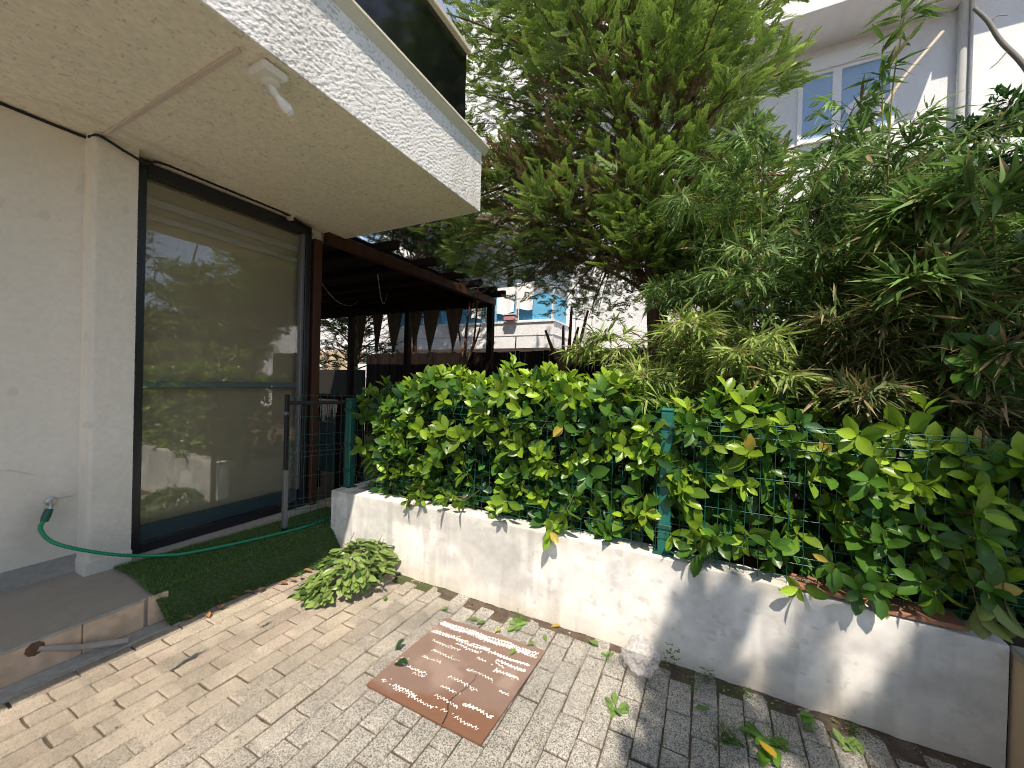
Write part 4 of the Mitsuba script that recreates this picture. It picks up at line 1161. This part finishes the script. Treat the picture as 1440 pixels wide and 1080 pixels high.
# ---------------------------------------------------------------- conifers
def spray_template(nodes=9):
    """flat frond along +x in the xy plane"""
    v, f, t = [], [], []

    def kite(p, d, L, w_, t0, t1):
        s_ = np.array([-d[1], d[0], 0])
        o = len(v)
        v.extend([p, p + d * L * 0.45 + s_ * w_, p + d * L, p + d * L * 0.45 - s_ * w_])
        t.extend([t0, (t0 + t1) / 2, t1, (t0 + t1) / 2])
        f.extend([(o, o + 3, o + 2), (o, o + 2, o + 1)])
    for i in range(nodes):
        a = i / (nodes - 1)
        p = np.array([0.08 + 0.8 * a, 0, -0.10 * a * a])
        for sd in (-1, 1):
            th = sd * (0.75 - 0.3 * a) + 0.12 * math.sin(i * 5 + sd)
            d = np.array([math.cos(th), math.sin(th), 0.10 * math.sin(i * 3.0 + sd)])
            L = 0.40 * (1 - 0.62 * a) * (0.9 + 0.2 * math.sin(i * 7 + sd * 2))
            kite(p, d, L, 0.034, 0.35 + 0.4 * a, 0.6 + 0.4 * a)
            th2 = th - sd * 0.45
            d2 = np.array([math.cos(th2), math.sin(th2), 0.12])
            kite(p + d * L * 0.35, d2, L * 0.62, 0.027, 0.5 + 0.4 * a, 0.75 + 0.25 * a)
    kite(np.array([0, 0, 0.0]), np.array([1, 0, -0.08]), 1.0, 0.012, 0.2, 1.0)
    return np.array(v), np.array(f), np.array(t)


SPV, SPF, SPT = spray_template()


def sprays(P, D, N, L, dark, light, brown):
    P, D = np.asarray(P), unit(D)
    n = len(P)
    S = unit(np.cross(N, D))
    N = np.cross(D, S)
    L = np.asarray(L)[:, None, None]
    v = P[:, None] + L * (SPV[None, :, :1] * D[:, None] + SPV[None, :, 1:2] * S[:, None] + SPV[None, :, 2:] * N[:, None])
    k = np.clip(SPT[None, :, None] * 1.15 - 0.15, 0, 1) ** 1.6
    c = dark[:, None] * (1 - k) + light[:, None] * k
    c = c * (1 - brown[:, None, None]) + np.array([0.17, 0.105, 0.065]) * brown[:, None, None]
    F = SPF[None] + (np.arange(n) * len(SPV))[:, None, None]
    return (v.reshape(-1, 3), F.reshape(-1, 3)), c.reshape(-1, 3)


def conifer(name, label, base, lean, height, z0, rad, n_branch, per, seed, dark, light, sp_len=0.26, brown_low=True, rad_az=None):
    global rng
    keep, rng_ = rng, np.random.default_rng(seed)
    rng = rng_
    k = thing(name, label, 'tree')
    base = np.array(base, float)
    trunk = smooth_path([base, base + np.array([lean[0] * 0.3, lean[1] * 0.3, height * 0.33]), base + np.array([lean[0] * 0.7, lean[1] * 0.7, height * 0.66]), base + np.array([lean[0], lean[1], height])], 8)
    part(k, 'trunk', tube(trunk, np.linspace(0.15, 0.02, len(trunk)), 12), 'm_bark', 50)
    Pl, Dl, Nl, Ll, Bl, limbs = [], [], [], [], [], []
    for b in range(n_branch):
        f_ = ((max(b - (70 if brown_low else 0), 0) + rng.random()) / (n_branch - (70 if brown_low else 0))) ** 0.9
        z = z0 + (height - z0) * f_
        i = np.clip((z - base[2]) / height * (len(trunk) - 1), 0, len(trunk) - 1.001)
        o = trunk[int(i)] * (1 - i % 1) + trunk[int(i) + 1] * (i % 1)
        az = b * 2.39996 + rng.normal(0, 0.3)
        R = rad(f_) * (rad_az(az) if rad_az else 1.0) * rng.uniform(0.72, 1.12)
        skirt = brown_low and b < 70
        if skirt:
            z = z0 + (0.95 if math.cos(az) < -0.2 else 0.2) + 1.0 * rng.random()
            i = np.clip((z - base[2]) / height * (len(trunk) - 1), 0, len(trunk) - 1.001)
            o = trunk[int(i)] * (1 - i % 1) + trunk[int(i) + 1] * (i % 1)
            R = (0.75 + 1.25 * (z - z0) / 1.4) * (1.35 if math.cos(az) < -0.2 else 0.9) * rng.uniform(0.8, 1.1)
        rise = (rng.uniform(0.05, 0.45) if skirt else rng.uniform(0.45, 1.15)) + 0.4 * f_
        h_ = np.array([math.cos(az), math.sin(az), 0])
        pts = np.array([o + h_ * R * t_ + np.array([0, 0, R * (rise * t_ - (0.2 + 0.25 * (1 - f_)) * t_ * t_)]) for t_ in np.linspace(0, 1, 7)])
        if pts[-1, 1] > 3.35 or pts[-1, 0] > -1.5:
            limbs.append(tube(pts, np.linspace(0.028, 0.005, 7), 5, False))
        m_ = int(per * (0.4 + R / 1.8) * (1.35 if skirt else 1.0))
        t_ = rng.uniform(0.18, 1.0, m_) ** 0.7
        pos = np.stack([np.interp(t_, np.linspace(0, 1, 7), pts[:, j]) for j in range(3)], 1)
        side = np.cross(h_, [0, 0, 1.0])
        lat = rng.normal(0, 0.20, m_) * (1.15 - 0.4 * t_) * R ** 0.5
        pos = pos + side * lat[:, None] + np.array([0, 0, 1.0]) * (rng.normal(0, 0.10, m_) - 0.15 * np.abs(lat))[:, None]
        dirs = h_ * rng.uniform(0.5, 1.1, (m_, 1)) + side * (np.sign(lat) * rng.uniform(0.1, 0.9, m_))[:, None] + np.array([0, 0, 1.0]) * rng.uniform(-0.25, 0.75, (m_, 1)) + rng.normal(0, 0.2, (m_, 3))
        Pl.append(pos), Dl.append(dirs)
        Nl.append(np.array([0, 0, 1.0]) + rng.normal(0, 0.5, (m_, 3)) - h_ * 0.3)
        Ll.append(sp_len * rng.uniform(0.65, 1.3, m_))
        br = np.zeros(m_)
        if brown_low:
            br = ((t_ < (0.8 if skirt else 0.6)) & (rng.random(m_) < (0.6 if skirt else 0.75) * max(0.0, 1 - f_ * 2.0))).astype(float) * rng.uniform(0.6, 1.0, m_)
        Bl.append(br)
    part(k, 'limbs', cat_(*limbs), 'm_bark', True)
    Pl, Dl, Nl, Ll, Bl = (np.concatenate(q_) for q_ in (Pl, Dl, Nl, Ll, Bl))
    free = ~((Pl[:, 0] < -1.55) & (Pl[:, 1] < 3.45)) & ~((Pl[:, 0] < -3.0) & (Pl[:, 1] < 6.8) & (Pl[:, 2] < 3.6))   # clear of the house and pergola
    Pl, Dl, Nl, Ll, Bl = Pl[free], Dl[free], Nl[free], Ll[free], Bl[free]
    n = len(Pl)
    dk = np.array(dark) * rng.uniform(0.7, 1.3, (n, 1))
    lt = np.array(light) * rng.uniform(0.55, 1.25, (n, 1))
    m, c = sprays(Pl, Dl, Nl, Ll, dk, lt, Bl)
    part(k, 'crown', m, 'm_foliage', False, color=c)
    rng = keep
    return k


conifer('conifer_tree', 'tall feathery conifer with bright green tips rising behind the hedge', (-0.42, 4.9, -0.05), (-0.75, 0.15), 9.2, 2.45,
        lambda f_: 1.95 * (1 - f_) ** 0.55 * min(1.0, 0.62 + 1.6 * f_) + 0.15, 350, 50, 11, (0.04, 0.085, 0.02), (0.38, 0.54, 0.11), 0.215,
        rad_az=lambda az: 1.0 + 0.55 * max(0, -math.cos(az)) - 0.22 * max(0, math.cos(az)))
conifer('dark_conifer', 'dark conifer standing behind the pergola roof', (-7.9, 8.9, -0.05), (0.2, 0.1), 9.5, 3.2,
        lambda f_: 2.6 * (1 - f_) ** 0.6 + 0.1, 150, 34, 12, (0.012, 0.03, 0.01), (0.06, 0.10, 0.025), 0.34, False)
conifer('dark_conifer', 'low dark conifer framed by the pergola posts at the left', (-10.4, 9.0, -0.05), (0.0, 0.1), 4.8, 1.5,
        lambda f_: 1.35 * (1 - f_) ** 0.6 + 0.1, 70, 26, 13, (0.012, 0.03, 0.01), (0.05, 0.09, 0.025), 0.32, False)


# ---------------------------------------------------------------- bamboo and shrubs behind the hedge
def bamboo(name, label, cat, culms, leaf_len, leaf_w, col, colvar, tipbrown, twig_n, leaf_n, seed, start=0.35, spread=0.35, culm_r=0.006, droop=0.5, culm_col=(0.20, 0.21, 0.07), tm=LANCE):
    """culms: list of point paths"""
    global rng
    keep = rng
    rng = np.random.default_rng(seed)
    k = thing(name, label, cat)
    Pl, Dl, Nl, Ll, cm, Cl = [], [], [], [], [], []
    for path in culms:
        Q = smooth_path(path, 8)
        cm.append(tube(Q, np.linspace(culm_r, culm_r * 0.35, len(Q)), 6, False))
        for t_ in rng.uniform(start, 1.0, twig_n):
            i = min(int(t_ * (len(Q) - 1)), len(Q) - 2)
            o = Q[i]
            dq = unit(Q[i + 1] - Q[i])
            az = rng.uniform(0, 6.28)
            tl = spread * rng.uniform(0.3, 1.0) * (1.15 - 0.5 * t_)
            td = unit(np.array([math.cos(az), math.sin(az), rng.uniform(-0.1, 0.7)]) + dq * 0.35)
            tipp = o + td * tl - np.array([0, 0, droop * tl * tl * 1.2])
            cm.append(tube(np.array([o, (o + tipp) / 2 + [0, 0, 0.02], tipp]), [0.0018, 0.0014, 0.001], 3, False))
            ln = max(2, int(leaf_n * rng.uniform(0.6, 1.3)))
            s_ = rng.uniform(0.35, 1.0, ln)
            fan = unit(np.cross(td, rng.normal(size=3)))
            ang_ = rng.uniform(-1.2, 1.2, ln)
            Pl.append(o + (tipp - o) * s_[:, None])
            Dl.append(td * np.cos(ang_)[:, None] + fan * np.sin(ang_)[:, None] + np.array([0, 0, -droop]) * rng.uniform(0.3, 1.2, (ln, 1)) + rng.normal(0, 0.12, (ln, 3)))
            Nl.append(np.array([0, 0, 1.0]) + rng.normal(0, 0.4, (ln, 3)))
            Ll.append(leaf_len * rng.uniform(0.6, 1.25, ln))
            Cl.append(np.array(col) * rng.uniform(1 - colvar, 1 + colvar) * rng.uniform(0.75, 1.25, (ln, 1)))
    m = cat_(*cm)
    part(k, 'culms', m, 'm_twig', True, color=np.tile(culm_col, (len(m[0]), 1)))
    Pl, Dl, Nl, Ll, Cl = (np.concatenate(q_) for q_ in (Pl, Dl, Nl, Ll, Cl))
    n = len(Pl)
    dead = rng.random(n) < tipbrown * 0.45
    Cl[dead] = np.array([0.34, 0.25, 0.13]) * rng.uniform(0.5, 1.2, (dead.sum(), 1))
    tp_ = (rng.random(n) < tipbrown).astype(float) * rng.uniform(0.5, 1.0, n)
    m, c = leaves(Pl, Dl, Nl, Ll, Ll * leaf_w, tm, Cl, 0.3, rng.uniform(0.0, 0.35, n), ((0.45, 0.33, 0.16), tp_))
    part(k, 'foliage', m, 'm_foliage', True, color=c)
    rng = keep
    return k


def culm_fan(cx, cy, n, h, r, seed, lean=(0, 0), z0=-0.05, rb=0.2):
    g = np.random.default_rng(seed)
    out = []
    for i in range(n):
        a = g.uniform(0, 6.28)
        R = r * math.sqrt(g.random())
        b = np.array([cx + rb * math.cos(a), cy + rb * math.sin(a), z0])
        H = h * g.uniform(0.7, 1.05)
        d = np.array([math.cos(a) * R + lean[0], math.sin(a) * R + lean[1], 0])
        out.append([b, b + d * 0.25 + [0, 0, H * 0.45], b + d * 0.6 + [0, 0, H * 0.85], b + d * 1.0 + [0, 0, H * (0.98 - 0.12 * R)]])
    return out


bamboo('bamboo', 'pale yellow green bamboo leaning over the middle of the hedge', 'bamboo', culm_fan(-0.15, 3.45, 36, 2.1, 0.85, 1, (-0.12, -0.1)), 0.13, 0.12, (0.23, 0.32, 0.08), 0.35, 0.18, 40, 9, 21, 0.5, 0.30)
bamboo('bamboo', 'dense green bamboo thicket right of the conifer trunk', 'bamboo', culm_fan(0.5, 3.8, 60, 3.45, 0.95, 2, (0.05, -0.15)), 0.125, 0.125, (0.15, 0.25, 0.075), 0.5, 0.07, 42, 10, 22, 0.38, 0.36)
bamboo('leafy_shrub', 'dark small-leaved shrub in front of the white wing wall', 'shrub', culm_fan(1.5, 4.5, 64, 3.75, 0.95, 3, (0, 0.0)), 0.07, 0.36, (0.055, 0.13, 0.04), 0.5, 0.04, 70, 12, 23, 0.35, 0.34, 0.008, 0.1, (0.09, 0.07, 0.05), KITE)
bamboo('bamboo', 'brown tipped bamboo clump hanging in at the right edge', 'bamboo', culm_fan(1.47, 2.85, 24, 2.6, 0.45, 4, (-0.02, -0.08)), 0.19, 0.125, (0.13, 0.23, 0.055), 0.45, 0.12, 34, 10, 24, 0.55, 0.30)
bamboo('bamboo', 'dry straw coloured bamboo in the shade above the right half of the hedge', 'bamboo', culm_fan(0.95, 3.2, 30, 2.15, 0.55, 5, (0, -0.1)), 0.13, 0.10, (0.08, 0.115, 0.035), 0.45, 0.35, 40, 10, 25, 0.45, 0.28)
bamboo('bamboo', 'single pale green bamboo tuft above the right part of the hedge', 'bamboo', [[(1.15, 3.0, 0), (1.1, 2.9, 1.2), (1.02, 2.75, 1.95), (0.98, 2.68, 2.18)]], 0.19, 0.12, (0.24, 0.33, 0.13), 0.2, 0.3, 9, 9, 26, 0.86, 0.2)
bamboo('bamboo', 'tall slender bamboo shoot standing before the white upper window', 'bamboo', [[(1.0, 3.2, 0), (0.95, 3.15, 1.6), (0.90, 3.05, 3.0), (0.93, 3.02, 3.6), (1.0, 3.0, 4.1)], [(1.0, 3.2, 0), (0.93, 3.1, 2.0), (0.86, 3.02, 3.05), (0.84, 3.0, 3.5)]], 0.16, 0.12, (0.11, 0.20, 0.045), 0.3, 0.10, 13, 6, 27, 0.70, 0.20)
single('bare_branch', 'bare grey broken branch slanting in front of the right wing wall', 'branch', cat_(
    tube(smooth_path([(1.62, 4.0, 4.28), (1.69, 4.0, 4.16), (1.76, 4.0, 3.99), (1.90, 4.0, 3.72), (2.1, 4.05, 3.2), (2.2, 4.2, -0.05)]), np.linspace(0.011, 0.02, 31), 8),
    tube(smooth_path([(1.80, 4.0, 3.92), (1.74, 3.98, 3.84), (1.70, 3.97, 3.80)]), 0.004, 5), tube(smooth_path([(1.70, 4.0, 4.14), (1.73, 3.99, 4.17), (1.78, 3.98, 4.15)]), 0.003, 5)), 'm_deadwood', True)
single('cane', 'straight pale cane with a dark top beside the tall bamboo shoot', 'cane', tube([(1.46, 4.0, 4.17), (1.25, 4.0, 3.9), (0.9, 4.0, 3.3), (0.7, 4.05, -0.05)], 0.014, 8), 'm_conduit', True)
single('blue_pipe', 'short grey blue pipe poking out of the bamboo', 'pipe', tube([(0.14, 3.3, 2.13), (0.36, 3.25, 2.03)], 0.022, 12), 'm_bluepipe', True)
# pruned little trees in the yard
pt = thing('pruned_tree', 'leafless pruned little tree with cut stubs before the board fence', 'tree')
part(pt, 'trunk', tube(smooth_path([(-2.12, 6.2, -0.05), (-2.15, 6.2, 0.9), (-2.2, 6.2, 1.75)]), np.linspace(0.07, 0.055, 13), 9), 'm_bark', 50)
for tip in ((-2.52, 6.15, 2.38), (-2.22, 6.2, 2.45), (-1.96, 6.2, 2.42), (-1.80, 6.18, 2.68), (-2.05, 6.1, 2.75)):
    part(pt, 'limb', tube(smooth_path([(-2.2, 6.2, 1.7), (-2.2 + (tip[0] + 2.2) * 0.55, 6.2, 2.0), tip], 5), np.linspace(0.045, 0.02, 11), 7), 'm_bark', 50)
pt = thing('pruned_tree', 'thin leafless sapling beside the far pergola post', 'tree')
part(pt, 'trunk', tube(smooth_path([(-3.95, 5.9, -0.05), (-3.9, 5.9, 1.2), (-3.98, 5.9, 2.0), (-3.9, 5.9, 2.9)]), np.linspace(0.045, 0.02, 19), 8), 'm_bark', 50)
for tip in ((-3.65, 5.9, 2.5), (-4.2, 5.9, 2.75), (-3.72, 5.9, 3.3)):
    part(pt, 'limb', tube(smooth_path([(-3.96, 5.9, 1.8), (-3.9 + (tip[0] + 3.9) * 0.6, 5.9, 2.2), tip], 5), np.linspace(0.03, 0.01, 11), 6), 'm_bark', 50)
for i, x in enumerate((-4.45, -3.35)):
    single('sapling_stake', ('thin stake left of the far pergola post', 'thin stake right of the far pergola post')[i], 'stake', tube([(x, 6.6, -0.05), (x + 0.05, 6.6, 2.35)], 0.012, 6), 'm_conduit', True)

# ---------------------------------------------------------------- tree right of the camera (out of the frame) that dapples the planter
sd = thing('shade_tree', 'broad-leaved tree beside the paved yard casting dappled shade on the planter', 'tree')
part(sd, 'trunk', tube(smooth_path([(3.0, -2.2, -0.05), (3.0, -2.15, 2.0), (2.95, -2.1, 4.0), (3.0, -2.0, 6.0), (3.0, -1.9, 7.6)]), np.linspace(0.13, 0.05, 25), 10), 'm_bark', 50)
SH = []
su = SUN / SUN[2]
rg = np.random.default_rng(77)
for (tx_, ty_, tz_, h_, rx_, ry_, n_) in ((-0.02, 2.05, 0.0, 5.6, 0.18, 0.5, 800), (-0.03, 1.3, 0.0, 5.4, 0.21, 0.5, 800), (0.43, 2.1, 0.2, 8.2, 0.05, 0.35, 110), (0.93, 2.15, 0.0, 7.3, 0.27, 0.45, 800), (0.95, 1.5, 0.0, 7.0, 0.33, 0.5, 700), (0.45, 1.2, 0.0, 7.8, 0.2, 0.4, 300),
                                          (1.2, 2.4, 1.0, 8.6, 0.40, 0.4, 620), (1.65, 2.7, 1.3, 8.8, 0.45, 0.5, 620), (1.1, 2.8, 1.6, 9.0, 0.28, 0.3, 300), (0.5, 0.5, 0.0, 7.7, 0.55, 0.55, 700), (2.0, 2.2, 0.5, 8.2, 0.5, 0.5, 500)):
    c_ = np.array([tx_, ty_, tz_]) + su * (h_ - tz_)
    d_ = rg.normal(size=(n_, 3))
    d_ = d_ / np.linalg.norm(d_, axis=1, keepdims=True) * rg.random((n_, 1)) ** 0.4
    SH.append(c_ + d_ * [rx_, ry_, 0.25])
    scb = tube(smooth_path([(3.0, -2.0, 5.2), (np.array([3.0, -2.0, h_ - 0.9]) + c_) / 2, c_], 5), np.linspace(0.04, 0.008, 11), 6)
    part(sd, 'limb', scb, 'm_bark', True)
SH = np.vstack(SH)
n = len(SH)
m, c = leaves(SH, rng.normal(size=(n, 3)), rng.normal(0, 0.5, (n, 3)) + [0, 0, 1.0], rng.uniform(0.10, 0.16, n), 0.09, BROAD, np.array([0.06, 0.12, 0.03]) * rng.uniform(0.7, 1.3, (n, 1)))
part(sd, 'crown', m, 'm_foliage', True, color=c)
